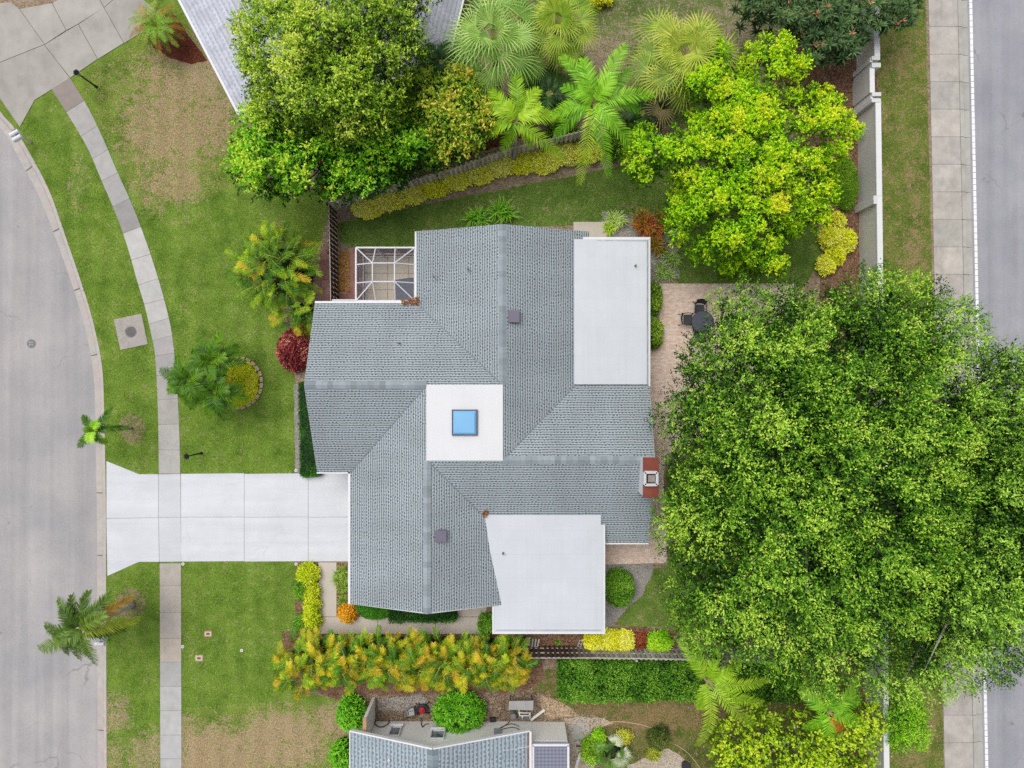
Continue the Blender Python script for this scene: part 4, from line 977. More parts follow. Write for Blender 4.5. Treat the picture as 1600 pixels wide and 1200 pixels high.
m = MB(); m.bar((ex0 - .03, gy, 2.64), (ex0 - .03, ys2, 2.64), .06, .14); m.bar((ex1 + .06, gy, 2.64), (ex1 + .06, ys2, 2.64), .12, .14); m.build('gutter', WHITE, nh)
m = MB(); m.bar((ex1 - .08, gy - .05, 2.73), (ex1 - .08, ys2, 2.73), .1, .02, (.22, .12, .1)); m.build('rust_strip', attr_mat('rust', .8, .3), nh)
wy = W(0, 1127, 0).y; wx0, wx1 = W(587, 0).x, W(830, 0).x; PALE = simple('pale_stucco', (.9, .885, .85), .9, .04, 1.)
m = MB(); m.prism([(wx0, wy), (wx1, wy), (wx1, ys2 + .3), (wx0, ys2 + .3)], 0, 2.6)
m.face([(wx0, wy, 2.6), (wx1, wy, 2.6), (wx1, wy, 2.75), (rx, wy, 4.2), (wx0, wy, 2.75)])
nw = m.build('wall', PALE, nh)
def wall_window(pxl, pxr, z0, z1, name='window'):
    xl, xr = W(pxl, 0, z1).x, W(pxr, 0, z1).x; y = wy + .02; f = MB(); t = .07
    for p, q in (((xl, z0), (xr, z0)), ((xl, z1), (xr, z1)), ((xl, z0), (xl, z1)), ((xr, z0), (xr, z1))): f.bar((p[0], y + .05, p[1]), (q[0], y + .05, q[1]), .1 if p[1] == q[1] else .12, t)
    fo = f.build(name, WHITE, nh)
    g = MB(); g.face([(xl + .03, y + .01, z0 + .03), (xr - .03, y + .01, z0 + .03), (xr - .03, y + .01, z1 - .03), (xl + .03, y + .01, z1 - .03)], (.04, .05, .06)); gm = NT('window_glass_%d' % pxl, .08, .6); gm.base(gm.mix(gm.range(gm.noise(gm.pos(), 2, 2), .4, .6), (.05, .06, .075), (.2, .22, .24))); g.build('pane', gm.m, fo)
    s = MB(); s.bar((xl - .08, y + .1, z0 - .05), (xr + .08, y + .1, z0 - .05), .2, .05); s.build('sill', WHITE, fo)
wall_window(607, 623, .75, 1.75); wall_window(672, 693, 1.15, 2.05)
m = MB(); xw = W(586.5, 1090).x; ya, yb = W(0, 1089).y, W(0, 1130).y; m.prism([(xw - .16, ya), (xw, ya), (xw, yb - .3), (xw - .16, yb - .3)], 0, 2.5); wl = m.build('wing_wall', simple('wing_stucco', (.86, .83, .77), .9, .06), nh)
m = MB(); m.prism([(xw - .18, ya + .02), (xw + .02, ya + .02), (xw + .02, yb - .3), (xw - .18, yb - .3)], 2.503, 2.54); m.build('cap', simple('tan_cap', A(196, 158, 122), .9, .12), wl)
m = MB(); p = W(610, 1184, 3.5); m.tube([p - Vector((0, 0, .4)), p + Vector((-.05, -.02, .2))], .055, 10); m.build('pipe_vent', WHITE, nh)
# screened porch: solid panel, screen band and screen roof
pr = MB(); qx0, qx1 = W(829.5, 0).x + .02, W(882, 0).x
pr.prism([(qx0, wy - .12), (qx1, wy - .12), (qx1, wy - .02), (qx0, wy - .02)], 0, 2.1); pr.build('porch_panel', concrete_flat('porch_panel_paint', (.88, .88, .84), .05), nh)
m = MB(); zt3 = 2.6
m.bar((qx0, wy + .02, zt3), (qx1 + .05, wy + .02, zt3), .12, .12); m.bar((qx1, wy, zt3), (qx1, ys2 + .4, zt3), .12, .12); m.bar((qx0 + .05, wy, zt3), (qx0 + .05, ys2 + .4, zt3), .08, .12); m.bar((qx0, wy - .07, 2.16), (qx1, wy - .07, 2.16), .08, .06)
m.build('porch_frame', FR, nh)
t = NT('porch_screen', .8, .2); p = t.pos(); w1 = t.n('ShaderNodeTexWave', bands_direction='X'); w2 = t.n('ShaderNodeTexWave', bands_direction='Y')
for w in (w1, w2): t.put(w.inputs[0], p); w.inputs['Scale'].default_value = 1.6
t.base(t.ramp(t.math('ADD', t.math('MULTIPLY', w1.outputs['Fac'], .4), t.math('MULTIPLY', w2.outputs['Fac'], .5)), [(0, A(112, 116, 134)), (1, A(156, 158, 172))]))
m = MB(); m.prism([(qx0 + .1, wy - .06), (qx1 - .07, wy - .06), (qx1 - .07, ys2 + .45), (qx0 + .1, ys2 + .45)], 2.5, 2.57); m.prism([(qx0 + .1, wy - .11), (qx1 - .05, wy - .11), (qx1 - .05, wy - .07), (qx0 + .1, wy - .07)], 2.2, 2.5); m.build('porch_roof', t.m, nh)

n2 = thing('neighbour_house', 'pale grey tiled hip roof house beside the corner driveway, half under trees', 'house', (-13, 20, 0))
TILE = shingle_mat('pale_tiles', A(208, 211, 222), A(160, 165, 180), .26, .26, .26, .55)
Z2 = 2.7; E = [W(262, -34, Z2), W(378, 189, Z2), W(700, 98, Z2), W(738, -60, Z2), W(600, -420, Z2), W(420, -420, Z2)]
r1, r2_ = W(478, 20, 4.5), W(640, -20, 4.5); r3 = W(520, -420, 4.5)
m = MB()
slope(m, [E[1], r1, r3, E[5], E[0]], (E[0], E[1]))
slope(m, [E[1], E[2], r2_, r1], (E[1], E[2])); slope(m, [E[2], E[3], r2_], (E[2], E[3]))
slope(m, [E[3], E[4], r3, r1, r2_], (E[3], E[4]))
ro = m.build('roof', TILE, n2); md = ro.modifiers.new('thickness', 'SOLIDIFY'); md.thickness = .05; md.offset = -1
for a, b in ((E[1], r1), (E[2], r2_), (r1, r2_)): ridge(a, b, n2, .16, .06, (.5, .51, .56))
m = MB()
for i in range(4): m.bar(E[i] + Vector((0, 0, -.06)), E[i + 1] + Vector((0, 0, -.06)), .12, .16)
m.build('gutter', WHITE, n2)
cen = Vector((sum(e.x for e in E) / 6, sum(e.y for e in E) / 6)); m = MB(); m.prism([(cen.x + (e.x - cen.x) * .92, cen.y + (e.y - cen.y) * .92) for e in E], 0, 2.6); m.build('wall', STUCCO, n2)
# ================================================================== TREES
def AL(r, g, b): return A(r * .95, g, b * .9, k=.62)
def AP(r, g, b): return A(r, g, b, k=.95)
OAK = [AL(20, 40, 10), AL(50, 84, 22), AL(86, 128, 36), AL(130, 168, 52), AL(184, 208, 86)]
OAK2 = [AL(20, 40, 12), AL(48, 80, 24), AL(84, 122, 40), AL(126, 160, 58), AL(174, 198, 88)]
def oak(label, poly, zt, base, stops, seed, group):
    return tree('oak_tree', label, 'tree', poly, 4.4, zt, 15.8, .5, 29, 8, .5, .125, .06, stops, base, .38, group, hole=.09, nscale=.018, lump=1.0, wander=.16, nzt=.14, zc=.5, jit=.06, twig_col=(.36, .33, .28), nlimb=130, outw=.45, up=.8, spread=.6, bough=50, bamp=1.1)
oak('huge spreading green oak covering the patio and the avenue wall',
    [(1160, 452), (1190, 462), (1240, 444), (1300, 439), (1345, 425), (1390, 430), (1440, 440), (1485, 470), (1530, 500), (1532, 550), (1540, 600), (1550, 660), (1560, 760), (1545, 860), (1520, 950), (1440, 1010), (1385, 1080), (1330, 1072), (1290, 1086), (1225, 1050), (1170, 1036), (1110, 1024), (1064, 992), (1046, 920), (1052, 880), (1028, 812), (1054, 740), (1030, 655), (1062, 604), (1074, 548), (1102, 514), (1118, 470)],
    10.2, (1240, 730), OAK, 1, None)
oak('darker oak reaching over the avenue road beyond the wall',
    [(1470, 650), (1500, 600), (1548, 560), (1600, 545), (1690, 560), (1740, 700), (1740, 900), (1660, 1000), (1600, 1036), (1545, 1058), (1500, 1072), (1450, 1080), (1400, 1080), (1440, 1000), (1450, 940), (1440, 860), (1450, 760)],
    9.6, (1470, 790), OAK2, 2, None)
GOLD = [AL(50, 76, 8), AL(98, 136, 14), AL(142, 180, 20), AL(184, 210, 34), AL(226, 230, 58)]
def gold_tone(q, c):
    x = np.clip((q[:, 0, 0] - 9) / 9, 0, 1)[:, None]; b = np.clip(.2 + x * .8 + (vnoise(q[:, 0, 0] * .7, q[:, 0, 1] * .7, 2)[:, None] - .5) * .8, 0, 1)
    return c * (np.array([.74, .92, .6]) * (1 - b) + np.array([1.06, 1.02, .8]) * b)
tree('golden_tree', 'bright yellow green tree of puffy leaf clusters beside the grey wall', 'tree',
     [(1102, 75), (1130, 66), (1152, 105), (1185, 62), (1225, 55), (1262, 95), (1245, 150), (1268, 138), (1305, 145), (1340, 200), (1322, 240), (1300, 262), (1308, 305), (1288, 345), (1232, 372), (1215, 432), (1190, 445), (1172, 425), (1110, 420), (1052, 372), (1042, 330), (1062, 290), (1022, 272), (988, 290), (976, 262), (992, 200), (1050, 205), (1086, 172), (1072, 125)],
     3.2, 6.6, 9.5, .3, 24, 7, .2, .115, .075, GOLD, (1120, 300), .2, tone_fn=gold_tone, hole=.25, nscale=.03, lump=.8, wander=.3, nlimb=40, low=-.1, outw=.15, bough=30, bamp=.6, bstretch=1.1)
OLIVE = [AL(28, 46, 10), AL(72, 100, 22), AL(118, 146, 38), AL(160, 182, 58), AL(200, 208, 92)]
GREEN = [AL(18, 46, 8), AL(54, 100, 16), AL(98, 152, 30), AL(148, 194, 48), AL(194, 218, 74)]
MOTLEY = [AL(36, 64, 18), AL(80, 120, 34), AL(128, 154, 46), AL(164, 172, 60), AL(206, 178, 80)]
tree('shade_tree', 'tall olive green tree with bare grey twigs over the pale tiled roof', 'tree',
     [(372, 30), (402, 0), (480, -40), (640, -60), (668, 5), (636, 18), (660, 60), (650, 110), (630, 150), (610, 200), (520, 215), (450, 210), (402, 178), (394, 120), (374, 80)],
     4.6, 8.2, 10.5, .42, 21, 7, .36, .135, .065, OLIVE, (540, 170), .26, hole=.12, nscale=.026, twig_col=(.36, .33, .3), nlimb=80, bough=34, bamp=.7)
tree('shade_tree', 'rounded bright green tree spilling over the lawn corner by the brown fence', 'tree',
     [(368, 190), (396, 166), (470, 180), (540, 180), (600, 176), (660, 198), (690, 240), (640, 270), (590, 294), (525, 306), (470, 296), (440, 300), (386, 292), (360, 268), (372, 228)],
     3.0, 5.8, 10, .38, 18, 7, .3, .17, .08, GREEN, (520, 235), .2, hole=.08, nscale=.03, lump=.8, bough=30, bamp=.6, bstretch=1.15)
tree('shade_tree', 'smaller green tree flecked with yellow and orange leaves near the fan palms', 'tree',
     [(622, 140), (650, 112), (720, 108), (758, 125), (782, 190), (752, 222), (705, 250), (660, 252), (640, 205), (612, 185)],
     2.8, 4.8, 9, .34, 12, 6, .28, .18, .09, MOTLEY, (700, 195), .14, hole=.22, nscale=.035, lump=.7, bough=26, bamp=.45)
# dark tree with reddish rosettes at the far end of the wall
def rosette_tree():
    poly = [(1156, 0), (1190, -40), (1446, -40), (1434, 22), (1420, 42), (1372, 42), (1335, 88), (1270, 102), (1248, 88), (1262, 55), (1205, 36), (1166, 26)]
    t = thing('flowering_tree', 'dark leathery tree with pinkish leaf rosettes over the end of the wall', 'tree', W(1300, 30), None)
    pts = scatter(poly, 9); Q = []
    st = [AL(18, 32, 18), AL(38, 58, 34), AL(66, 88, 52), AL(98, 118, 74)]; pk = [AL(96, 52, 46), AL(176, 110, 98), AL(214, 150, 134)]
    for i, p in enumerate(pts):
        z = 3.0 + 1.0 * math.sqrt(min(1, edge_dist(poly, p) / 28)) + random.uniform(-.5, .3); c = W(*p, z)
        Q.append(blades(c, 15, .42, .085, st, random.uniform(.2, .7), (-5, 60), .35))
        if random.random() < .17: Q.append(blades(c + Vector((0, 0, .08)), 5, .26, .06, pk, random.uniform(.1, .6), (20, 70), .3))
        if random.random() < .7: Q.append(blades(c + Vector((random.uniform(-.3, .3), random.uniform(-.3, .3), -.7)), 10, .45, .1, [tuple(v * .5 for v in s) for s in st], .4, (-10, 40), .3))  # lower rosettes repeat the palette darker, shade painted into their colour
    tg = [W(*p, 2.8) for p in random.sample(pts, min(30, len(pts)))]
    limbs(W(1300, 30), tg, .14, W(1300, 30, 1.4), (.22, .19, .17)).build('trunk', BARK, t, smooth=True)
    fobj('crown', Q, LEAF_GLOSSY, t)
rosette_tree()
tree('shrubby_tree', 'loose yellow green shrubby tree with pale twigs at the end of the neighbour yard', 'tree',
     [(1112, 1150), (1140, 1110), (1170, 1100), (1200, 1118), (1235, 1108), (1290, 1120), (1330, 1105), (1365, 1085), (1375, 1130), (1360, 1180), (1370, 1290), (1110, 1290), (1122, 1200)],
     1.8, 3.6, 10, .3, 12, 6, .26, .14, .1, [AL(60, 84, 14), AL(116, 142, 26), AL(166, 186, 40), AL(200, 214, 60)], (1240, 1130), .12, hole=.36, nscale=.04, lump=.7, twig_col=(.42, .4, .36), nlimb=36)
tree('shrubby_tree', 'rounded lime green bush tree growing over the avenue wall coping', 'tree',
     [(1378, 1110), (1400, 1085), (1432, 1085), (1450, 1115), (1446, 1160), (1420, 1176), (1388, 1165), (1375, 1140)],
     1.4, 2.6, 8, .28, 16, 6, .24, .1, .05, [AL(40, 76, 14), AL(88, 138, 22), AL(136, 184, 36), AL(168, 204, 54)], (1400, 1115), .1, hole=.1, nscale=.04, lump=.5)

# ================================================================== PALMS
QUEEN = [AP(48, 92, 16), AP(100, 164, 28), AP(148, 206, 46), AP(188, 228, 84)]
LIME = [AP(64, 108, 12), AP(122, 174, 24), AP(168, 206, 42), AP(206, 228, 84)]
DARKP = [AP(32, 64, 8), AP(74, 120, 16), AP(120, 162, 32), AP(172, 200, 66)]
OLDP = [AP(110, 84, 26), AP(166, 130, 48), AP(206, 180, 84)]
feather_palm('queen_palm', 'tall bright green feather palm with grey trunk rising from the yellow groundcover', 'palm', (908, 232), (928, 162), 5.6,
    [(878, 88, -.1, .45), (912, 92, .5, .5), (978, 70, .3, .6), (1022, 148, -.5, .55), (1000, 172, -.9, .35), (994, 238, -1., .55), (952, 275, -1.6, .5), (905, 288, -2.3, .7, 0, LIME), (862, 182, -.8, .55), (880, 135, -.3, .35), (955, 120, .9, .7), (905, 140, .6, .6), (960, 190, -.1, .6), (985, 110, -.4, .3), (868, 215, -1.2, .3)],
    QUEEN, .14, 'queen palms along the back fence', .62, .075, 34, arch=.2)
feather_palm('queen_palm', 'lime green feather palm standing against the grey board fence', 'palm', (803, 252), (806, 190), 4.8,
    [(768, 140, -.2, .5), (805, 108, .2, .4), (842, 140, .1, .6), (880, 186, -.6, .6), (882, 248, -1.5, .5), (832, 228, -1.2, .6), (755, 165, -.4, .65), (752, 215, -1.2, .5), (790, 165, .6, .7), (845, 165, .2, .7), (785, 235, -1.6, .35)],
    LIME, .12, 'queen palms along the back fence', .58, .075, 30, arch=.18)
feather_palm('queen_palm', 'spreading yellow green feather palm by the end of the clipped hedge', 'palm', (1062, 998), (1104, 1062), 5.6,
    [(1050, 952, -1., .55), (1062, 1000, .2, .5), (1118, 1012, .2, .5), (1158, 1030, -.2, .55), (1202, 1062, -.9, .6), (1192, 1098, -.9, .5), (1178, 1132, -1.5, .6), (1090, 1166, -1.3, .6), (1094, 1108, -.3, .5)],
    LIME, .14, None, .52, .06, 40, arch=.18)
feather_palm('queen_palm', 'green palm half hidden under the oak with one rusty dead frond', 'palm', (1268, 1062), (1294, 1112), 4.0,
    [(1252, 1080, -.3, .5), (1258, 1140, -.8, .5), (1296, 1066, 0, .4), (1345, 1090, -.4, .4), (1350, 1130, -.6, .5), (1290, 1160, -.8, .6), (1322, 1142, -1.2, .4, 0, [AL(120, 60, 20), AL(176, 96, 36), AL(196, 120, 50)]), (1340, 1060, -.2, .5)],
    QUEEN, .12, None, .55, .07, 30)
feather_palm('small_palm', 'small young palm leaning its crown over the kerb from a ring of dry grass', 'palm', (206, 669), (147, 673), 3.5,
    [(174, 636, -.2, .25, .12), (128, 651, -.3, .2, .1), (121, 697, -.5, .25, -.1), (166, 692, -.3, .5), (200, 668, -.5, .2), (140, 690, .3, .9, 0, QUEEN), (152, 660, .4, .7, 0, QUEEN), (133, 676, .2, .45)],
    DARKP, .06, None, .36, .06, 34, (.3, .27, .24), arch=.22)
feather_palm('small_palm', 'bushy palm with swollen grey trunk hanging over the kerb and the white mailbox', 'palm', (205, 943), (128, 981), 4.7,
    [(60, 1012, -.9, .55, -.05), (84, 1000, -.9, .3), (90, 936, -.7, .5, .12), (138, 924, -.6, .35), (174, 926, -.6, .5), (206, 934, -1.1, .4, 0, OLDP), (216, 968, -1.2, .5, 0, [AL(60, 74, 18), AL(120, 126, 36), AL(170, 166, 64)]), (148, 1038, -1.3, .5, -.16), (124, 1030, -1.1, .35, -.06), (165, 960, .5, .6), (110, 1000, .3, .5), (98, 950, .3, .3), (70, 976, -.7, .35), (112, 930, -.5, .3), (156, 946, .1, .4), (196, 984, -1., .4), (104, 1022, -1., .3)],
    [AP(30, 50, 14), AP(70, 100, 28), AP(112, 142, 48), AP(170, 186, 90)], .2, None, .52, .062, 58, (.42, .4, .4), arch=.2, hang=.2)
# clump palm in the stone ring
t = thing('clump_palm', 'dark green multi stemmed palm leaning from the ring bed over the sidewalk', 'palm', W(345, 597), None)
for hp, z, tips in (((296, 594), 3.2, [(250, 578), (262, 612), (276, 556), (318, 552), (300, 640), (330, 624), (262, 592), (285, 625), (310, 575)]), ((332, 566), 3.0, [(310, 528), (345, 520), (372, 540), (384, 566), (300, 548), (350, 590), (330, 540), (378, 552)]),
                    ((336, 612), 2.8, [(352, 656), (325, 652), (300, 632), (378, 606), (368, 640), (312, 610), (345, 630), (386, 622)])):
    m = MB(); b = W(345, 597) + Vector((random.uniform(-.25, .25), random.uniform(-.25, .25), 0)); hub = W(*hp, z); m.tube(catmull([b, b.lerp(hub, .5) + Vector((0, 0, .3)), hub], 4), [.09] * 9, 8, (.3, .28, .25)); m.build('trunk', BARK, t, smooth=True)
    for i, e in enumerate(tips):
        fobj('frond', [frond_quads(hub, W(*e, z - random.uniform(.1, .7)), .24, 36, .5, .06, DARKP if i % 3 else [AP(40, 76, 14), AP(84, 130, 30), AP(140, 176, 60)], random.uniform(.2, .55), .4)], LEAF_GLOSSY, t)
    for i in range(7):
        e = hub + Vector((math.cos(i * .9 + z) * .9, math.sin(i * .9 + z) * .9, random.uniform(-.1, .5))); fobj('frond', [frond_quads(hub, e, .2, 30, .45, .06, DARKP, random.uniform(.15, .5), .3)], LEAF_GLOSSY, t)
SILV = [AP(62, 104, 36), AP(116, 160, 66), AP(166, 200, 100), AP(206, 224, 146)]
FANG = [AP(64, 100, 22), AP(120, 156, 42), AP(172, 192, 66), AP(212, 216, 106)]
fan_palm('fan_palm', 'silvery green fan palm between the olive tree and the second fan palm', 'palm', (780, 158), (772, 64), 5., 34, 2.35, 1.5, SILV, 'fan palms', 3, 2)
fan_palm('fan_palm', 'olive green fan palm at the photo top behind the tall queen palm', 'palm', (862, 110), (872, 42), 4.6, 30, 1.8, 1.2, FANG, 'fan palms', 5, 3)
fan_palm('fan_palm', 'broad yellow green fan palm standing alone on the bare rough ground', 'palm', (1040, 160), (1068, 92), 4.4, 40, 2.2, 1.5, [AP(66, 100, 24), AP(124, 158, 46), AP(182, 196, 74), AP(222, 214, 108)], 'fan palms', 9, 4)
feather_palm('feather_palm', 'dark shaded palm tucked beside the tiled roof edge', 'palm', (698, 150), (690, 98), 3.6, [(650, 85, -.4, .3), (668, 70, 0, .4), (700, 66, 0, .3), (728, 84, -.3, .35), (735, 110, -.6, .3), (655, 112, -.6, .2), (690, 130, -.5, .4), (715, 125, -.4, .3), (672, 120, -.4, .25)], [AP(24, 50, 20), AP(52, 92, 32), AP(92, 136, 50)], .12, None, .5, .07, 30)
for bp_, hp_, z_, lb_, rr in (((852, 205), (858, 148), 3.4, 'shaded dark feather palm behind the two bright queen palms', 50), ((985, 215), (1003, 178), 2.8, 'dark low feather palm between the tall queen palm and the yellow tree', 42)):
    feather_palm('feather_palm', lb_, 'palm', bp_, hp_, z_, [(hp_[0] + rr * random.uniform(.8, 1.1) * math.cos(a_), hp_[1] + rr * .9 * math.sin(a_), -.2 - .4 * (k_ % 3), .2 + .12 * (k_ % 4)) for k_, a_ in enumerate(np.linspace(.2, 2 * PI + .2, 14)[:-1])], [AP(22, 44, 16), AP(48, 84, 28), AP(88, 128, 46)], .11, None, .5, .065, 28)
fan_palm('fan_palm', 'small blue green fan palm in the mulch under the flecked tree', 'palm', (722, 226), (722, 222), .8, 9, .5, .6, [AL(52, 76, 50), AL(98, 122, 84), AL(140, 160, 120)], None, 11, 0, .1)
feather_palm('feather_palm', 'shaggy sago palm with brown lower fronds at the corner driveway', 'palm', (258, 55), (245, 42), 1.6,
    [(245 + 46 * math.cos(a + .1), 42 + 44 * math.sin(a + .1), -.3 - .4 * (i % 2), .35 + .3 * ((i * 7) % 5) / 5, 0, [AL(70, 86, 30), AL(120, 134, 50), AL(168, 172, 80)] if i % 4 else OLDP) for i, a in enumerate(np.linspace(0, 2 * PI, 20)[:-1])] +
    [(245 + 26 * math.cos(a), 42 + 26 * math.sin(a), .2, .55) for a in np.linspace(.3, 2 * PI + .3, 10)[:-1]],
    [AL(50, 76, 22), AL(100, 130, 40), AL(150, 170, 66)], .18, None, .3, .045, 26, arch=.25)
# areca palms
AG = [AL(30, 58, 8), AL(72, 110, 14), AL(122, 152, 22), AL(186, 186, 46)]; AD = [AL(20, 48, 8), AL(54, 98, 16), AL(96, 140, 30)]; AY = [AL(56, 74, 8), AL(112, 122, 12), AL(176, 160, 22), AL(216, 184, 50)]; AO = [AL(70, 74, 10), AL(132, 120, 18), AL(196, 156, 32), AL(224, 180, 70)]
def areca(label, px, py, rp, z, n, group, mixw, sq=1., grnd=None):
    """many stemmed clump: short plumes pointing every way, yellow and orange among the green"""
    c = W(px, py, z * .6); t = thing('areca_palm', label, 'palm', W(px, py), group); Q = []; m = MB(); b0 = W(px, py); R_ = M(rp, z)
    for i in range(n):
        a = i * 2.39996 + random.uniform(-.3, .3); f = (i + .5) / n; r = R_ * math.sqrt(f) * .72
        hub = Vector((c.x + r * math.cos(a), c.y + r * math.sin(a) * sq, z * (.98 - .42 * f) + random.uniform(-.3, .2)))
        b_ = a + random.gauss(0, .75 if f > .4 else 1.6); L = random.uniform(.65, 1.2) * (.85 + .15 * (rp > 50)); e = hub + Vector((math.cos(b_) * L, math.sin(b_) * L, random.uniform(-.25, .3)))
        st = random.choices((AG, AY, AO, AD), mixw)[0]
        Q.append(frond_quads(hub, e, .22, 22, .31, .032, st, random.uniform(.2, .75) - .15 * f, .35, .3, grad=.55, rach=(.5, .42, .08)))
    for i in range(9): a = i * .7; m.tube([(b0.x + .2 * math.cos(a), b0.y + .2 * math.sin(a), 0), (c.x + .35 * math.cos(a), c.y + .35 * math.sin(a), z * .62)], [.035, .025], 6, (.42, .38, .12))
    m.build('stem', BARK, t, smooth=True)
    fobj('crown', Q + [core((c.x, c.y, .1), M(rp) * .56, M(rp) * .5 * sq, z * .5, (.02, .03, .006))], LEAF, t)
areca('big yellow green areca palm clump beside the brown fence and front lawn', 432, 418, 72, 3., 120, None, (6, 1.4, .4, 3.4))
areca('small areca palm above the dark red shrub at the house corner', 466, 486, 32, 2., 24, None, (4, 2.2, .7, 1.6))
xs = [474, 512, 548, 586, 622, 658, 694, 730, 764, 794]
for i, x in enumerate(xs):
    y = 1030 + [8, -2, 2, 0, 3, -1, 2, 1, 3, 2][i]
    areca('yellow orange areca palm in the palm row below the entry walk' if i else 'outermost areca palm of the row, beside the striped front lawn', x, y, (48 if i == 0 else 36 if i == 9 else 42), 2.6, 62, 'areca palms in a row along the entry walk', (3.2, 3., 2.2, 2.), 1.0)

# ================================================================== SHRUBS
YEL = [AL(104, 118, 10), AL(212, 204, 26), AL(250, 240, 56), AL(254, 248, 120)]
GRN = [AL(26, 52, 12), AL(62, 102, 26), AL(104, 144, 42), AL(146, 176, 66)]
LIMES = [AL(54, 92, 10), AL(104, 156, 20), AL(150, 196, 36), AL(190, 216, 66)]
line = [(575, 326), (608, 314), (642, 303), (676, 292), (710, 281), (745, 270), (780, 261), (816, 255), (850, 252), (884, 243), (916, 236)]
for i, (x, y) in enumerate(line):
    shrub('golden_shrub', 'low yellow variegated shrub in the row in front of the grey fence', 'shrub', x, y + random.uniform(-3, 2), 23, 13 + (i % 3), .5, YEL if i % 4 != 3 else [AL(70, 96, 16), AL(150, 162, 20), AL(222, 210, 36), AL(246, 234, 84)], 'golden shrubs along the back fence', .13, .085, 1.5, .12, tone=.72, irregular=.3, mat=PALE_LEAF)
shrub('red_shrub', 'round dark red croton at the house corner by the front lawn', 'shrub', 458, 547, 25, 31, 1.3, [AL(50, 14, 22), AL(98, 30, 40), AL(150, 60, 66), AL(220, 140, 136)], None, .14, .06, 1.3, .16, corecol=(.03, .008, .01))
shrub('croton_shrub', 'sparse green and bronze shrub between the red croton and the small areca', 'shrub', 474, 516, 14, 13, .9, [AL(70, 60, 24), AL(120, 110, 40), AL(176, 160, 70)], None, .14, .05, 1.)
shrub('golden_shrub', 'mound of yellow groundcover inside the ring of edging stones', 'shrub', 372, 598, 31, 37, .4, [AL(120, 130, 12), AL(190, 196, 24), AL(224, 224, 48), AL(240, 236, 96)], None, .09, .05, 2., .12, irregular=.1)
for x, y, rx, ry, h_, lb in ((838, 128, 24, 26, 1.2, 'dark leafy undergrowth between the silvery fan palm and the second fan palm'), (880, 205, 22, 16, 1., 'dark leafy undergrowth between the two queen palm trunks'), (966, 222, 18, 22, 1.1, 'dark leafy undergrowth between the tall queen palm and the yellow tree'), (735, 122, 22, 16, 1.2, 'dark leafy undergrowth under the silvery fan palm beside the tiled roof')):
    shrub('undergrowth_shrub', lb, 'shrub', x, y, rx, ry, h_, [AL(22, 44, 12), AL(56, 90, 24), AL(98, 134, 40), AL(150, 172, 66)], None, .2, .06, 1., .2, irregular=.4)
for i, (x, y, rx, ry, st, lb) in enumerate([(481, 898, 14, 15, YEL, 'yellow green shrub nearest the driveway edge in the strip beside the walk'), (474, 922, 11, 15, GRN, 'dark green grassy shrub behind the yellow shrubs of the walk strip'), (484, 925, 12, 12, YEL, 'round yellow shrub at the middle of the walk strip'),
                                     (487, 946, 9, 11, YEL, 'smallest yellow shrub of the walk strip'), (485, 968, 12, 13, YEL, 'yellow shrub at the areca end of the walk strip'), (474, 975, 10, 14, GRN, 'green shrub touching the palm row at the end of the walk strip')]):
    st2 = [AL(84, 100, 10), AL(150, 168, 22), AL(198, 206, 40), AL(226, 226, 80)] if st is YEL else st
    shrub('strip_shrub', lb, 'shrub', x, y, rx, ry, .7, st2, None, .15, .05, 1.4, .13)
shrub('orange_shrub', 'small bright orange croton beside the entry walk bend', 'shrub', 543, 958, 11, 12, .6, [AL(150, 70, 10), AL(210, 120, 20), AL(236, 160, 40), AL(244, 196, 90)], None, .14, .06, 1.4, .12)
o = fobj('grass_clump', [blades(W(534 + random.uniform(-7, 7), 915 + random.uniform(-26, 26), .05), 26, .5, .03, [AL(60, 84, 20), AL(110, 136, 44), AL(160, 176, 84)], .5) for _ in range(14)], LEAF)
tag(o, 'tufted liriope clump between the walk and the garage wall', 'plant', kind='thing')
HDG = [AL(14, 44, 6), AL(34, 82, 12), AL(56, 112, 22), AL(84, 140, 36)]
hedge_box('clipped_hedge', 'dark clipped hedge under the west eave above the driveway', 'hedge', [(467, 600), (482, 600), (497, 742), (471, 744)], .6, HDG, ll=.05, lw=.03, gap=4, r=.1, tone=.45)
hedge_box('clipped_hedge', 'long dark clipped hedge at the entry under the south gable', 'hedge', [(610, 935), (710, 935), (710, 971), (609, 972)], .9, HDG, ll=.05, lw=.03, gap=4, r=.1, tone=.4)
shrub('clipped_mound', 'rounded clipped green mound beside the long dark entry hedge', 'shrub', 586, 948, 30, 19, .9, HDG, None, .06, .03, 3.2, .1, tone=.6)
shrub('small_shrub', 'little variegated green shrub at the white corner of the south flat roof', 'shrub', 760, 976, 10, 16, .7, GRN, None, .1, .06, 1.2)
shrub('round_shrub', 'ball shaped dark green shrub in the gravel corner beside the south flat roof', 'shrub', 968, 920, 22, 29, 1.3, [AL(24, 52, 14), AL(56, 96, 24), AL(92, 132, 38), AL(134, 164, 58)], None, .1, .055, 1.6, .15)
shrub('round_shrub', 'round green shrub by the patio, the one closer to the striped bromeliads', 'shrub', 1021, 466, 10, 24, 1., [AL(30, 54, 14), AL(74, 104, 28), AL(124, 148, 48), AL(176, 186, 84)], None, .12, .07, 1.4, .14)
shrub('round_shrub', 'round green shrub by the patio, level with the black dining chairs', 'shrub', 1022, 520, 11, 23, 1., [AL(30, 54, 14), AL(74, 104, 28), AL(124, 148, 48), AL(176, 186, 84)], None, .12, .07, 1.4, .14)
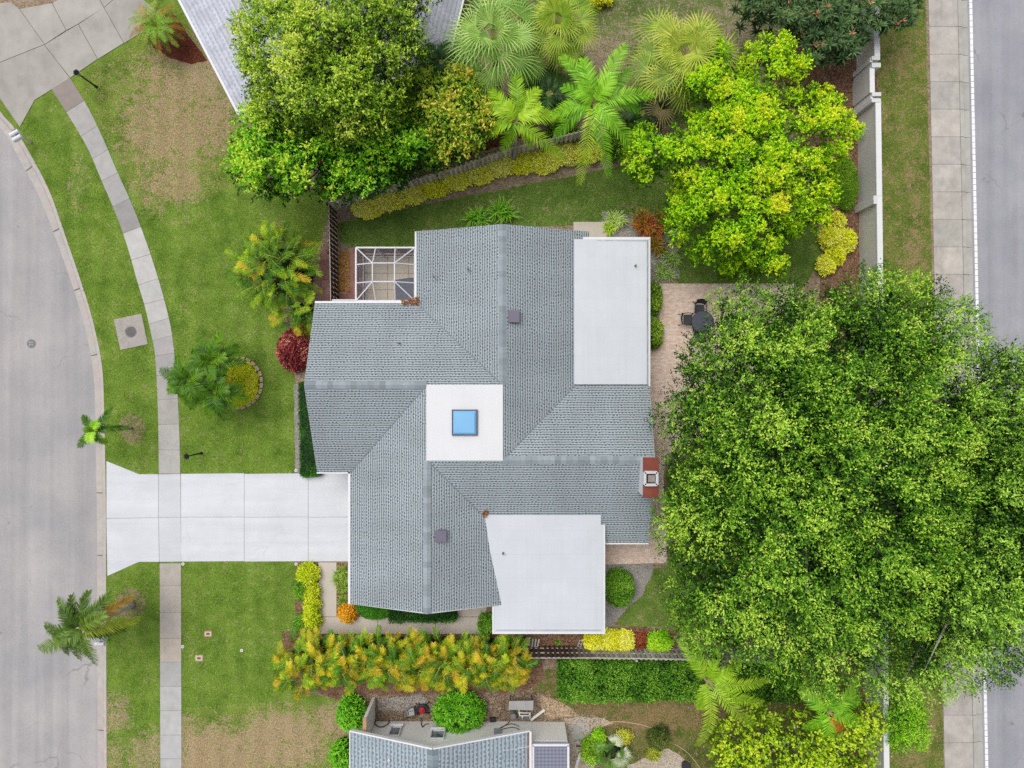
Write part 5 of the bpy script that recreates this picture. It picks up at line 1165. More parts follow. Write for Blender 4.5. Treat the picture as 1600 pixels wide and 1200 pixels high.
o = fobj('bromeliad', [blades(W(1012 + random.uniform(-18, 18), 352 + random.uniform(-12, 14), .25), 26, .85, .1, [AL(70, 30, 18), AL(140, 64, 36), AL(186, 100, 60)] if i % 2 else [AL(50, 62, 16), AL(108, 104, 34), AL(170, 110, 56)], .5, (15, 70), .35) for i in range(7)], LEAF_GLOSSY)
tag(o, 'large rusty red bromeliad clump at the corner of the patio roof', 'plant', kind='thing')
o = fobj('bromeliad', [blades(W(1022 + random.uniform(-8, 8), 383 + random.uniform(-12, 12), .2), 20, .7, .09, [AL(46, 54, 14), AL(96, 96, 30), AL(150, 96, 44)], .5, (10, 60), .35) for i in range(4)], LEAF_GLOSSY)
tag(o, 'olive green bromeliad clump touching the patio roof gutter', 'plant', kind='thing')
for px, py, n, sx, sy, st, lb in ((980, 347, 9, 24, 10, [AL(90, 118, 56), AL(150, 172, 96), AL(204, 216, 150)], 'pale striped spider plants beside the concrete side step'), (955, 352, 4, 6, 9, [AL(80, 110, 20), AL(140, 170, 36), AL(190, 206, 70)], 'lime green strap leaf clump touching the concrete side step'),
                                  (1040, 415, 10, 15, 20, [AL(70, 96, 40), AL(120, 144, 70), AL(176, 192, 124)], 'grey green strap leaf clump in the gravel above the patio'), (1058, 345, 5, 12, 8, [AL(70, 96, 20), AL(130, 150, 40), AL(190, 196, 80)], 'mixed low leaves under the yellow tree beside the red bromeliads')):
    tag(fobj('strap_leaf_plant', [blades(W(px + random.uniform(-sx, sx), py + random.uniform(-sy, sy), .08), 24, .55, .045, st, .5, (15, 75), .45) for _ in range(n)], LEAF), lb, 'plant', kind='thing')
for px, py, L, lb in ((785, 333, .95, 'larger spiky green lily at the north gable of the house'), (746, 342, .7, 'smaller spiky green lily beside the north gable')):
    tag(fobj('spiky_plant', [blades(W(px + dx, py + dy, .1), 34, L, .06, [AL(40, 76, 14), AL(86, 134, 30), AL(136, 178, 60)], .5, (10, 75), .35) for dx, dy in ((-8, 0), (8, 3), (0, -6))], LEAF), lb, 'plant', kind='thing')
tag(fobj('spiky_plant', [blades(W(1340, 205, 1.0), 60, .55, .04, [AL(50, 96, 20), AL(96, 152, 34), AL(150, 196, 70)], .5, (-10, 85), .25)], LEAF), 'small spiky green plant against the grey wall beside the yellow tree', 'plant', kind='thing')
tag(fobj('red_plant', [blades(W(1289 + dx, 141 + dy, .15), 14, .34, .06, [AL(120, 20, 10), AL(200, 50, 24), AL(230, 90, 50)], .5, (10, 70), .3) for dx, dy in ((-5, 0), (4, 3), (0, -4))], LEAF), 'low scarlet leaved plant on the mulch beside the grey wall', 'plant', kind='thing')
shrub('ground_shrub', 'mat of fine green groundcover between the yellow tree and the wall', 'shrub', 1322, 288, 17, 42, .5, [AL(46, 76, 16), AL(92, 124, 30), AL(132, 160, 48)], None, .07, .035, 2.2, .1)
for i, (x, y, r_, lb) in enumerate(((1298, 372, 15, 'yellow variegated shrub on the mulch, on the lawn side of its pair'), (1320, 376, 14, 'yellow variegated shrub on the mulch, next to the wall'), (1306, 398, 12, 'small yellow variegated shrub on the mulch below the pair'), (1308, 346, 9, 'smallest yellow variegated sprig on the mulch, under the tree edge'), (1290, 414, 11, 'yellow shrub at the edge of the big oak shade'))):
    shrub('golden_shrub', lb, 'shrub', x, y, r_, r_ * 1.05, .6, [AL(120, 124, 14), AL(196, 196, 28), AL(232, 224, 60), AL(246, 240, 130)], None, .15, .09, 1.2, .13, irregular=.35)
for i, (x, rx) in enumerate(((930, 13), (953, 15), (975, 13))):
    shrub('golden_shrub', 'bright yellow shrub of the trio below the corner of the south flat roof', 'shrub', x, 1003, rx, 16, .7, [AL(120, 116, 10), AL(206, 196, 24), AL(236, 226, 60), AL(248, 242, 130)], 'yellow shrubs in front of the board fence', .14, .08, 1.5, .13, mat=PALE_LEAF)
shrub('red_ground_shrub', 'low reddish brown shrub between the yellow trio and the green bush by the fence', 'shrub', 999, 1003, 11, 14, .35, [AL(60, 24, 20), AL(120, 52, 40), AL(166, 92, 66)], None, .1, .05, 1.2)
shrub('green_shrub', 'fresh green bush by the fence near the drooping palm frond', 'shrub', 1030, 1005, 18, 16, .7, LIMES, None, .13, .06, 1.3)
HG2 = [AL(24, 50, 12), AL(58, 98, 24), AL(96, 138, 40), AL(136, 168, 66)]
hedge_box('clipped_hedge', 'wide clipped green hedge along the outside of the board fence', 'hedge', [(878, 1037), (1092, 1037), (1092, 1092), (880, 1094)], 1.2, HG2, ll=.12, lw=.06, gap=5, r=.16, tone=.5)
hedge_box('clipped_hedge', 'shaded hedge end beyond the spreading palm under the oak edge', 'hedge', [(1150, 1040), (1250, 1042), (1250, 1094), (1150, 1096)], 1.2, [tuple(v * .7 for v in s) for s in HG2], ll=.12, lw=.06, gap=5, r=.16, tone=.4)  # hedge palette darkened, the oak's shade painted into the leaves
PITT = [AL(20, 56, 6), AL(52, 104, 12), AL(88, 146, 26), AL(138, 188, 56)]
def leafy_ball(label, px, py, rx, ry, h):
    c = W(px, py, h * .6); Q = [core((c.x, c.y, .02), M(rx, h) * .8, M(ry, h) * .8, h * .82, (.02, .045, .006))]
    n = int(3.1 * rx * ry / 27); 
    for i in range(n):
        z = 1 - (i + .5) / n * 1.05; a = i * 2.39996; q = math.sqrt(max(0, 1 - z * z)); f = random.uniform(.82, 1.02)
        p = Vector((c.x + M(rx, h) * .9 * q * math.cos(a) * f, c.y + M(ry, h) * .9 * q * math.sin(a) * f, max(.12, h * (.2 + .72 * max(z, 0)) * f)))
        Q.append(blades(p, 14, .3, .06, PITT, random.uniform(.3, .7), (0, 75), .25))
    tag(fobj('leafy_bush', Q, LEAF_GLOSSY), label, 'shrub', kind='thing')
leafy_ball('big rounded glossy bush against the neighbour wall beside the red mower', 716, 1118, 45, 36, 1.7)
leafy_ball('rounded glossy bush outside the pale wing wall of the neighbour house', 546, 1118, 23, 32, 1.6)
leafy_ball('glossy bush at the eave of the neighbour house beside the dry lawn', 533, 1184, 20, 26, 1.4)
Q = []
for i in range(16):
    a = i * 2.4 + random.uniform(-.6, .6); f = (i + .5) / 16; el = math.radians(85 - 70 * f + random.uniform(-15, 15)); hub = W(956 + random.uniform(-9, 9), 1172 + random.uniform(-8, 8), .3); d = Vector((math.cos(a) * math.cos(el), math.sin(a) * math.cos(el), math.sin(el)))
    pe = hub + d * random.uniform(.3, .95); st = [AL(150, 150, 140), AL(190, 188, 180), AL(220, 214, 204)] if i in (2, 5, 8, 11) else [AL(44, 72, 30), AL(96, 128, 64), AL(150, 172, 106)]
    Q.append(fan_quads(pe, (d.x, d.y, d.z - .3), np.array([0, 0, 1.]), random.uniform(.55, .95), 18, random.uniform(1.8, 3.), st, random.uniform(.3, .7), .05, .3))
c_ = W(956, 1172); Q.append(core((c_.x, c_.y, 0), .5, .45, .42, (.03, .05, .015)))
tag(fobj('palmetto', Q, LEAF_GLOSSY), 'low palmetto with silvery dead fans in the neighbour shell bed', 'plant', kind='thing')
for px, py, rx, ry, h, st, lb in ((925, 1172, 16, 20, .6, [AL(50, 80, 14), AL(96, 134, 28), AL(140, 172, 50), AL(180, 200, 80)], 'loose green shrub beside the palmetto and white edging'), (975, 1150, 11, 9, .5, [AL(110, 110, 24), AL(170, 160, 50), AL(204, 196, 90)], 'yellowish shrub above the palmetto'), (1028, 1152, 15, 17, .5, [AL(40, 54, 24), AL(76, 88, 40), AL(120, 124, 66)], 'sparse dull green shrub on bare soil near the drooping palm'), (935, 1150, 8, 8, .4, LIMES, 'tiny green sprig by the shell patch'),
                                  (1020, 1176, 9, 8, .4, [AL(80, 84, 20), AL(140, 140, 44), AL(180, 176, 80)], 'low yellow green weed by the shell path')):
    shrub('small_shrub', lb, 'shrub', px, py, rx, ry, h, st, None, .12, .05, .8, .13, irregular=.4)
shrub('small_shrub', 'yellow leafed shrub at the photo top between the fan palms', 'shrub', 938, -2, 18, 8, .7, YEL, None, .12, .06, 1.2)
tag(fobj('weed_tuft', [blades(W(872, 1003, .03), 30, .22, .05, GRN, .4, (10, 70), .4)], LEAF), 'lone weed tuft on the mulch below the south flat roof', 'plant', kind='thing')

# ================================================================== STREET FURNITURE AND YARD THINGS
# edging stones round the palm bed
t = thing('stone_edging', 'broken ring of pale edging stones round the yellow palm bed', 'edging', W(372, 598))
for i, a in enumerate(np.linspace(-2.0, 1.75, 17)):
    p = W(368 + 41 * math.cos(a), 598 + 40 * math.sin(a), .07); q = random.uniform(.85, 1.08)
    m = MB(); m.box((p.x, p.y, .07), (.2, .3, .16), -a + random.uniform(-.1, .1), tuple(v * q for v in A(200, 180, 156))); m.build('stone', attr_mat('edging_stone', .9, .2, 5) if i == 0 else bpy.data.materials['edging_stone'], t, bevel=.03)
def mailbox(label, base, head, rot):
    b = W(*base); h = W(*head, 1.1); t = thing('mailbox', label, 'mailbox', b)
    m = MB(); m.bar((b.x, b.y, -.05), (b.x, b.y, 1.0), .1, .1); m.bar((b.x, b.y, .98), (h.x, h.y, .98), .09, .09); m.build('post', simple('mailbox_post_%d' % base[0], A(226, 224, 206), .7, .08), t)
    d = Vector((math.cos(rot), math.sin(rot), 0)); n = Vector((-d.y, d.x, 0))
    for s in (-1, 1):
        c = h + n * s * .16; P = []
        m = MB(); L = .26; w = .115
        prof = [(-w, 0), (w, 0)] + [(w * math.cos(a), .12 + w * math.sin(a)) for a in np.linspace(0, PI, 9)]
        for e in (-1, 1):
            for u, z in prof: m.v.append((c.x + n.x * u + d.x * L * e, c.y + n.y * u + d.y * L * e, 1.03 + z))
        k = len(prof)
        for i in range(k): j = (i + 1) % k; m.f.append([i, j, k + j, k + i]); m.c.append((.86, .86, .88))
        m.f.append(list(range(k - 1, -1, -1))); m.c.append((.86, .86, .88)); m.f.append(list(range(k, 2 * k))); m.c.append((.86, .86, .88))
        bx = m.build('box', WHITE, t)
        m = MB(); q = c - d * (L + .012); m.box((q.x, q.y, 1.13), (.02, .2, .19), rot, (.8, .8, .82)); m.build('door', WHITE, bx)
        m = MB(); q = c + n * .13 + d * .08; m.box((q.x, q.y, 1.2), (.16, .02, .06), rot, (.12, .12, .2)); m.build('flag', attr_mat('flag_%d_%d' % (base[0], s), .6), bx)
mailbox('white twin mailbox on a pale post at the corner driveway kerb', (49, 222), (26, 212), math.radians(30))
mailbox('white twin mailbox under the bushy palm at the kerb', (168, 998), (157, 1001), 0)
def lamp(label, base):
    b = W(*base); t = thing('lamp_post', label, 'lamp post', b); BL = bpy.data.materials.get('black_metal') or simple('black_metal', (.02, .02, .025), .5, .1)
    m = MB(); m.tube([b, b + Vector((0, 0, 1.55))], [.05, .038], 10); m.tube([b, b + Vector((0, 0, .2))], [.09, .06], 10); m.build('pole', BL, t, smooth=True)
    m = MB(); m.tube([b + Vector((0, 0, 1.55)), b + Vector((0, 0, 1.62)), b + Vector((0, 0, 1.86))], [.06, .09, .14], 6); ln = m.build('lantern', simple('lantern_glass_%d' % base[0], (.3, .3, .3), .2, .1), t)
    m = MB(); m.tube([b + Vector((0, 0, 1.86)), b + Vector((0, 0, 2.0)), b + Vector((0, 0, 2.06))], [.18, .06, .02], 6); m.build('cap', BL, ln)
    m = MB(); m.bar(b + Vector((-.16, 0, 1.4)), b + Vector((.16, 0, 1.4)), .025, .025); m.build('crossbar', BL, t)
lamp('black lamp post on the dry lawn edge at the corner driveway', (151, 136)); lamp('black lamp post on the front lawn above the pale driveway', (315, 708))
m = MB(); c = W(205, 518.5); t = thing('manhole', 'square concrete slab with round iron cover in the grass verge', 'manhole', c)
m.box((c.x, c.y, .01), (1.62, 1.8, .06), math.radians(12), A(182, 174, 168)); m.build('slab', attr_mat('manhole_slab', .85, .14, 2.5, .25), t)
IRON = attr_mat('cast_iron', .55, .35, 12)
m = MB(); m.disc((c.x, c.y), .33, .035, .052, 28, (.2, .19, .19)); m.disc((c.x, c.y), .28, .045, .062, 28, (.12, .11, .115)); m.build('cover', IRON, t)
c = W(49, 537, -.12); m = MB(); m.disc((c.x, c.y), .27, -.119, -.108, 26, (.3, .29, .3)); m.disc((c.x, c.y), .23, -.11, -.1, 26, (.17, .17, .18))
for dx, dy in ((-.07, -.07), (.07, .07), (-.07, .07), (.07, -.07)): m.box((c.x + dx, c.y + dy, -.098), (.1, .1, .012), .5, (.33, .33, .34))
tag(m.build('manhole_cover', IRON), 'small round iron cover in the grey road', 'manhole cover', kind='thing')
for px, py, lb, rc in ((325.5, 990, 'concrete meter box with rusty rim in the front lawn', (.36, .2, .14)), (311.5, 1028, 'pale meter box in the front lawn, the one nearer the dry patch', (.5, .36, .28))):
    c = W(px, py); t = thing('meter_box', lb, 'meter box', c); m = MB(); m.box((c.x, c.y, .01), (.46, .36, .04), 0, rc); m.build('rim', attr_mat('meter_rim_%d' % int(px), .9, .25, 8), t)
    m = MB(); m.box((c.x, c.y, .035), (.38, .27, .02), 0, A(220, 198, 178)); lid = m.build('lid', attr_mat('meter_lid_%d' % int(px), .9, .1, 8), t); m = MB(); m.box((c.x, c.y, .047), (.2, .12, .008), 0, (.14, .1, .08)); m.build('plate', attr_mat('meter_plate_%d' % int(px), .6), lid)
for px, py in ((286.5, 881), (463, 881), (286, 1010), (378, 1016), (463, 735)):
    c = W(px, py); m = MB(); m.disc((c.x, c.y), .09, 0, .05, 14, (.74, .73, .7)); m.disc((c.x, c.y), .05, .05, .056, 12, (.3, .3, .28))
    tag(m.build('sprinkler_head', attr_mat('sprinkler_%d_%d' % (px, py), .7)), 'small white ringed sprinkler head set in the front lawn', 'sprinkler', 'sprinkler heads in the front lawn', 'thing')
# patio dining set
BLK = simple('black_powder_coat', (.028, .028, .034), .45, .12); SLING = simple('dark_sling', (.055, .055, .065), .8, .12); TG = simple('dark_table_top', A(92, 96, 108), .3, .08)
tc = W(1098, 503, .72); t = thing('patio_table', 'round dark grey dining table on the tan pavers half under the oak', 'table', (tc.x, tc.y, 0))
m = MB(); m.disc((tc.x, tc.y), .62, .7, .73, 36); m.build('table_top', TG, t, bevel=.008)
m = MB(); m.tube([(tc.x + .62 * math.cos(a), tc.y + .62 * math.sin(a), .715) for a in np.linspace(0, 2 * PI, 37)], .018, 6, cap=False); m.build('rim', BLK, t, smooth=True)
for k in range(4):
    a = PI / 4 + k * PI / 2; m = MB(); m.tube(catmull([(tc.x + .3 * math.cos(a), tc.y + .3 * math.sin(a), .7), (tc.x + .25 * math.cos(a), tc.y + .25 * math.sin(a), .35), (tc.x + .5 * math.cos(a), tc.y + .5 * math.sin(a), .012)], 4), .022, 8); m.build('leg', BLK, t, smooth=True)
def chair(label, px, py, rot, src=None):
    c = W(px, py, .45); loc = Vector((c.x, c.y, .012))
    if src:
        r = src.copy(); COL.objects.link(r); r.location = loc; r.rotation_euler = (0, 0, rot); r['label'] = label
        for ch in src.children: d = ch.copy(); COL.objects.link(d); d.parent = r
        return r
    t = thing('patio_chair', label, 'chair', (0, 0, 0), 'patio chairs round the table')
    m = MB(); m.prism([(-.24, -.25), (.26, -.27), (.26, .27), (-.24, .25)], .41, .44); m.build('seat', SLING, t, bevel=.01)
    m = MB()
    for i in range(7):
        y0, y1 = -.27 + .54 * i / 7, -.27 + .54 * (i + 1) / 7; bo = lambda y: -.27 - .06 * (1 - (y / .27) ** 2); bt = lambda y: -.42 - .07 * (1 - (y / .27) ** 2)
        m.face([(bo(y0), y0, .46), (bo(y1), y1, .46), (bt(y1), y1, .88), (bt(y0), y0, .88)]); m.face([(bo(y1) + .02, y1, .46), (bo(y0) + .02, y0, .46), (bt(y0) + .02, y0, .88), (bt(y1) + .02, y1, .88)])
    m.build('backrest', SLING, t)
    m = MB(); m.tube(catmull([(-.27, -.29, .44), (-.43, -.29, .88), (-.5, 0, .93), (-.43, .29, .88), (-.27, .29, .44)], 6), .02, 8); m.build('back_frame', BLK, t, smooth=True)
    for s in (-1, 1):
        m = MB(); m.tube(catmull([(-.34, s * .3, .64), (-.02, s * .33, .68), (.24, s * .31, .64), (.27, s * .3, .5)], 4), .021, 8); m.build('armrest', BLK, t, smooth=True)
        m = MB(); m.tube([(.25, s * .29, .6), (.29, s * .3, 0)], .018, 8); m.build('leg', BLK, t, smooth=True)
        m = MB(); m.tube([(-.24, s * .28, .5), (-.46, s * .31, 0)], .018, 8); m.build('leg', BLK, t, smooth=True)
    t.location = loc; t.rotation_euler = (0, 0, rot); return t
ch0 = chair('black sling patio chair at the table edge facing the house roof end of the patio', 1074.5, 498.5, 0)
ch0['label'] = 'black sling patio chair between the round shrub and the dark table'
chair('black sling patio chair on the lawn side of the dark table, fully in view', 1093, 482.5, -1.65, ch0); chair('black sling patio chair half covered by oak leaves below the dark table', 1092, 522, 1.35, ch0)
# things by the fence: block, stacked pavers
c = W(906.5, 1006, .2); m = MB(); a = math.radians(70)
BLOCK = simple('cement_block', A(204, 196, 186), .95, .1, 6)
def blk(c, rot):
    L, w, t_, h = .4, .2, .035, .2; u = Vector((math.cos(rot), math.sin(rot), 0)); n = Vector((-u.y, u.x, 0)); m = MB()
    for s in (-1, 1): q = c + n * s * (w / 2 - t_ / 2); m.box((q.x, q.y, .12), (L, t_, h), rot)
    for s in (-1, 0, 1): q = c + u * s * (L / 2 - t_ / 2); m.box((q.x, q.y, .12), (t_ if s else .04, w - 2 * t_, h - .004), rot)
    return m
tag(blk(c, a).build('cinder_block', BLOCK), 'grey two hole cinder block lying by the yellow shrubs', 'block', kind='thing')
c = W(823, 1006, .1); m = MB(); m.box((c.x, c.y, .07), (.42, .42, .12), .03); tag(m.build('paver', BLOCK, bevel=.008), 'square grey paver beside the leaning concrete strips', 'paver', kind='thing')
for i, (x, lb) in enumerate(((832, 'concrete edging strip next to the square paver'), (836.5, 'middle concrete edging strip of the three by the fence'), (841, 'tilted concrete edging strip farthest from the square paver'))):
    c = W(x, 1004.5, .2); m = MB(); m.box((c.x, c.y, .13), (.09, .5, .26), -.08 - .08 * i, A(196, 190, 180)); tag(m.build('edging_strip', BLOCK, bevel=.006), lb, 'edging', kind='thing')
c = W(826, 997, .1); m = MB(); m.box((c.x, c.y, .1), (.25, .1, .1), .1); tag(m.build('brick', BLOCK, bevel=.006), 'loose pale brick behind the square paver', 'brick', kind='thing')
# weathered log behind the fence
m = MB(); m.tube(catmull([W(560, 302, .1), W(590, 290, .12), W(622, 278, .1)], 4), [.08, .1, .12, .12, .13, .13, .13, .12, .1], 9, (.3, .28, .25)); tag(m.build('log', BARK, smooth=True), 'weathered grey log lying on red mulch behind the grey fence', 'log', kind='thing')
# lawn mower
c = W(655, 1110, .25); rot = math.radians(4); t = thing('lawn_mower', 'push mower with red engine and grey grass bag by the neighbour wall', 'lawn mower', (c.x, c.y, .014))
u = Vector((math.cos(rot), math.sin(rot), 0)); n = Vector((-u.y, u.x, 0)); dk = W(660, 1108.5, .25)
m = MB(); P = [dk + u * .36 * math.cos(a) + n * .27 * math.sin(a) for a in np.linspace(0, 2 * PI, 22)[:-1]]; m.prism([(p.x, p.y) for p in P], .1, .24); m.prism([(p.x, p.y) for p in [dk + (p - dk) * .9 for p in P]], .242, .27); m.build('deck', BLK, t, bevel=.02)
m = MB(); m.disc((dk.x, dk.y), .17, .27, .42, 22); m.disc((dk.x, dk.y), .1, .42, .46, 18); m.build('engine', simple('mower_red', A(196, 40, 44), .35, .15, 6), t, bevel=.02)
bg = W(642, 1111.5, .4); m = MB(); m.box((bg.x, bg.y, .38), (.42, .42, .3), rot + .1); gb = m.build('grass_bag', simple('bag_grey', A(176, 176, 178), .8, .12, 6), t, bevel=.03)
m = MB(); m.box((bg.x - .14, bg.y, .535), (.05, .3, .01), rot + .1); m.box((bg.x + .05, bg.y + .08, .535), (.22, .03, .01), rot + .1); m.build('strap', BLK, gb)
for sx in (-1, 1):
    for sy in (-1, 1):
        q = dk + u * sx * .27 + n * sy * .29; m = MB(); m.tube([q - n * .03 + Vector((0, 0, .1 - q.z)), q + n * .03 + Vector((0, 0, .1 - q.z))], .1, 16, (.05, .05, .05)); wl = m.build('wheel', attr_mat('tyre_%d_%d' % (sx, sy), .8), t)
        m = MB(); m.tube([q + n * sy * .03 + Vector((0, 0, .1 - q.z)), q + n * sy * .04 + Vector((0, 0, .1 - q.z))], .05, 12, (.6, .6, .6)); m.build('rim', attr_mat('rim_%d_%d' % (sx, sy), .5), wl)
m = MB()
for s in (-1, 1): m.tube(catmull([dk - u * .28 + n * s * .24 + Vector((0, 0, 0)), dk - u * .75 + n * s * .24 + Vector((0, 0, .4)), dk - u * 1.0 + n * s * .22 + Vector((0, 0, .62))], 4), .014, 6)
m.tube([dk - u * 1.0 - n * .22 + Vector((0, 0, .62)), dk - u * 1.0 + n * .22 + Vector((0, 0, .62))], .014, 6); m.build('handlebar', BLK, t, smooth=True)
# hoses and cables
HOSE = simple('dark_rubber', (.06, .062, .07), .5, .15)
def wall_pt(px, py):
    'a point on the face of the neighbour wall, or on the soil in front of it'
    if py <= 1127: return W(px, py, .03)
    z = H - (-wy - .04) * 27 * H / (py - 600); return Vector((W(px, py, z).x, wy + .04, z))
def hose(name, label, cat, pts, r, mat=HOSE, wall=False):
    m = MB(); m.tube(catmull([wall_pt(p[0], p[1]) if wall else W(*p) for p in pts], 6), r, 7); return tag(m.build(name, mat, smooth=True), label, cat, kind='thing')
hose('garden_hose', 'loop of dark garden hose at the foot of the pale wing wall', 'hose', [(586, 1124, .03), (586, 1131, .3), (592, 1135.5, .5), (600, 1135, .5), (607, 1130, .3), (608, 1125, .03)], .03, wall=True)
hose('garden_hose', 'short dark hose end on the wall near the big rounded bush', 'hose', [(658, 1122, .03), (658, 1130, .25), (660, 1136, .45), (664, 1132, .35), (670, 1131, .3)], .022, wall=True)
hose('power_cable', 'longer black cable looping along the neighbour wall to the pump', 'cable', [(797, 1126, .05), (790, 1133, .4), (779, 1139, .7), (788, 1134, .55), (800, 1131, .4), (811, 1135, .5)], .02, wall=True)
hose('power_cable', 'lower black cable on the neighbour wall under the long one', 'cable', [(783, 1140, .75), (795, 1137, .62), (806, 1137, .6), (812, 1141, .75)], .018, wall=True)
m = MB(); a, b = wall_pt(772, 1140), wall_pt(783, 1149); m.prism([(a.x, wy + .004), (b.x, wy + .004), (b.x, wy + .12), (a.x, wy + .12)], a.z, b.z); tag(m.build('switch_box', simple('switch_box_grey', A(168, 176, 186), .5, .06)), 'small grey switch box on the neighbour wall by the cables', 'box', kind='thing')
# pool pump shelter
c = W(814, 1102, .9); t = thing('pump_shelter', 'grey sheet lid over white pool pipes by the neighbour wall', 'pump', (c.x, c.y, 0))
m = MB(); a, b = W(794.5, 1095.5, .9), W(833, 1109, .9); m.prism([(a.x, b.y), (b.x, b.y - .03), (b.x + .02, a.y + .02), (a.x + .03, a.y)], .86, .9); m.build('lid', simple('grey_sheet', A(176, 176, 174), .6, .12, 2), t)
for x, y in ((797, 1097), (831, 1097), (797, 1107), (831, 1107)): p = W(x, y, .86); m = MB(); m.bar((p.x, p.y, 0), (p.x, p.y, .86), .05, .05); m.build('post', BLK, t)
PIPE = simple('white_pipe', A(236, 234, 230), .4, .04)
for pts in ([(811, 1108, .5), (811, 1113.5, .5), (828, 1114, .5)], [(811, 1113, .48), (812, 1118, .48), (828, 1118, .48)], [(816, 1118, .48), (816.5, 1124, .3)], [(828, 1113, .5), (828, 1124, .3)]):
    m = MB(); m.tube([W(*p) for p in pts], .045, 10); m.build('pipe', PIPE, t, smooth=True)
p = W(802, 1118, .4); m = MB(); m.tube([(p.x, p.y, .02), (p.x, p.y, .55)], .16, 18); m.build('tank', simple('tank_grey', A(140, 140, 142), .5, .1), t, smooth=False, bevel=.03)
m = MB(); p = W(818, 1121, .2); m.box((p.x, p.y, .14), (.62, .26, .24), 0, (.16, .15, .14)); m.build('pump', attr_mat('pump_dark', .6, .2), t, bevel=.03)
m = MB(); m.bar(W(829, 1125, .12), W(851, 1108.5, .18), .14, .1); tag(m.build('downpipe', PIPE, bevel=.01), 'loose white downpipe lying at an angle by the porch corner', 'pipe', kind='thing')
m = MB(); p = W(770, 1127, .1); m.box((p.x, p.y + .1, .1), (.35, .22, .2), 0, (.025, .025, .03)); tag(m.build('black_tub', attr_mat('black_plastic', .5, .1), bevel=.02), 'small black tub on the dark soil beside the big rounded bush', 'tub', kind='thing')
m = MB(); pth = catmull([W(931, 1142, .03), W(938, 1132, .03), W(955, 1128, .03), (W(970, 1127.5, .03)), W(990, 1130, .03), W(1005, 1133, .03), W(1022, 1139, .03)], 6); m.tube(pth, .035, 7, (.62, .52, .38)); tag(m.build('hose', simple('tan_hose', A(206, 176, 138), .7, .1), smooth=True) if False else m.build('garden_hose', simple('tan_hose', A(206, 176, 138), .7, .1), smooth=True), 'tan garden hose curving over bare soil above the palmetto', 'hose', kind='thing')
hose('garden_hose', 'thin pale hose running from the shell path to the photo bottom', 'hose', [(1055, 1163, .03), (1072, 1174, .03), (1085, 1188, .03), (1095, 1202, .03)], .025, simple('pale_hose', A(200, 178, 150), .7, .1))
m = MB(); m.bar(W(907, 1176, .08), W(898, 1204, .08), .16, .1); tag(m.build('white_board', PIPE, bevel=.01), 'white plastic edging board between the shell patch and the palmetto', 'board', kind='thing')
t = thing('stepping_stone', 'rounded pale shell pad edged by a curved dark red border', 'paving', W(906, 1142))
m = MB(); c = W(906, 1146); m.disc((c.x, c.y), .62, .01, .03, 26, A(196, 188, 178), .04, .95); m.build('pad', attr_mat('shell_pad', .95, .25, 9), t)
m = MB(); pth = [W(907 + 20 * math.cos(a), 1142 + 24 * math.sin(a), .04) for a in np.linspace(-.15, 1.9, 14)]; m.tube(pth, .055, 7, (.16, .07, .05)); m.build('border', attr_mat('red_border', .8, .2), t, smooth=True)
for px, py, r_ in ((903, 1138, .17), (905, 1152, .2)): c = W(px, py); m = MB(); m.disc((c.x, c.y), r_, .03, .06, 16, (.36, .38, .36), .08); m.build('stone', attr_mat('flat_stone_%d' % py, .9, .25, 6), t)
m = MB(); c = W(1072, 1197, .25); m.tube([(c.x, c.y, .01), (c.x, c.y, .32)], [.2, .28], 20, (.03, .03, .035)); tag(m.build('flower_pot', bpy.data.materials['black_plastic']), 'round black pot on the shell path at the photo bottom', 'pot', kind='thing')
# litter on beds and lawns
litter('leaf_litter', 'reddish bark chips and dead leaves strewn behind the grey fence', None, 2600, .02, [A(60, 30, 24), A(110, 58, 42), A(150, 90, 64), A(176, 130, 100)], .13, poly=[(505, 312), (600, 280), (720, 248), (830, 210), (830, 170), (640, 180), (505, 270)])
litter('leaf_litter', 'brown leaf litter on the mulch along the avenue wall', None, 2200, .02, [A(70, 46, 34), A(120, 82, 60), A(166, 126, 96), A(206, 180, 150)], .11, poly=[(1250, 70), (1335, 80), (1342, 430), (1285, 430), (1290, 350), (1250, 200), (1225, 130)])
litter('leaf_litter', 'tan dead leaves on the bed below the south flat roof', None, 1500, .02, [A(90, 58, 40), A(150, 104, 74), A(190, 146, 108), A(216, 186, 150)], .1, poly=[(780, 990), (945, 990), (985, 980), (1055, 988), (1055, 1018), (800, 1022)])
litter('leaf_litter', 'pale chips and dead leaves in the neighbour service yard', None, 2600, .025, [A(80, 62, 50), A(150, 124, 100), A(206, 184, 158), A(226, 212, 194)], .09, poly=[(590, 1086), (850, 1082), (880, 1098), (940, 1120), (930, 1195), (890, 1195), (884, 1124), (830, 1122), (590, 1122)])
litter('leaf_litter', 'golden bark chips in the small bed by the screen enclosure', None, 700, .02, [A(130, 80, 30), A(186, 128, 58), A(214, 166, 96), A(226, 190, 130)], .1, poly=[(529, 394), (546, 392), (546, 456), (529, 457)])
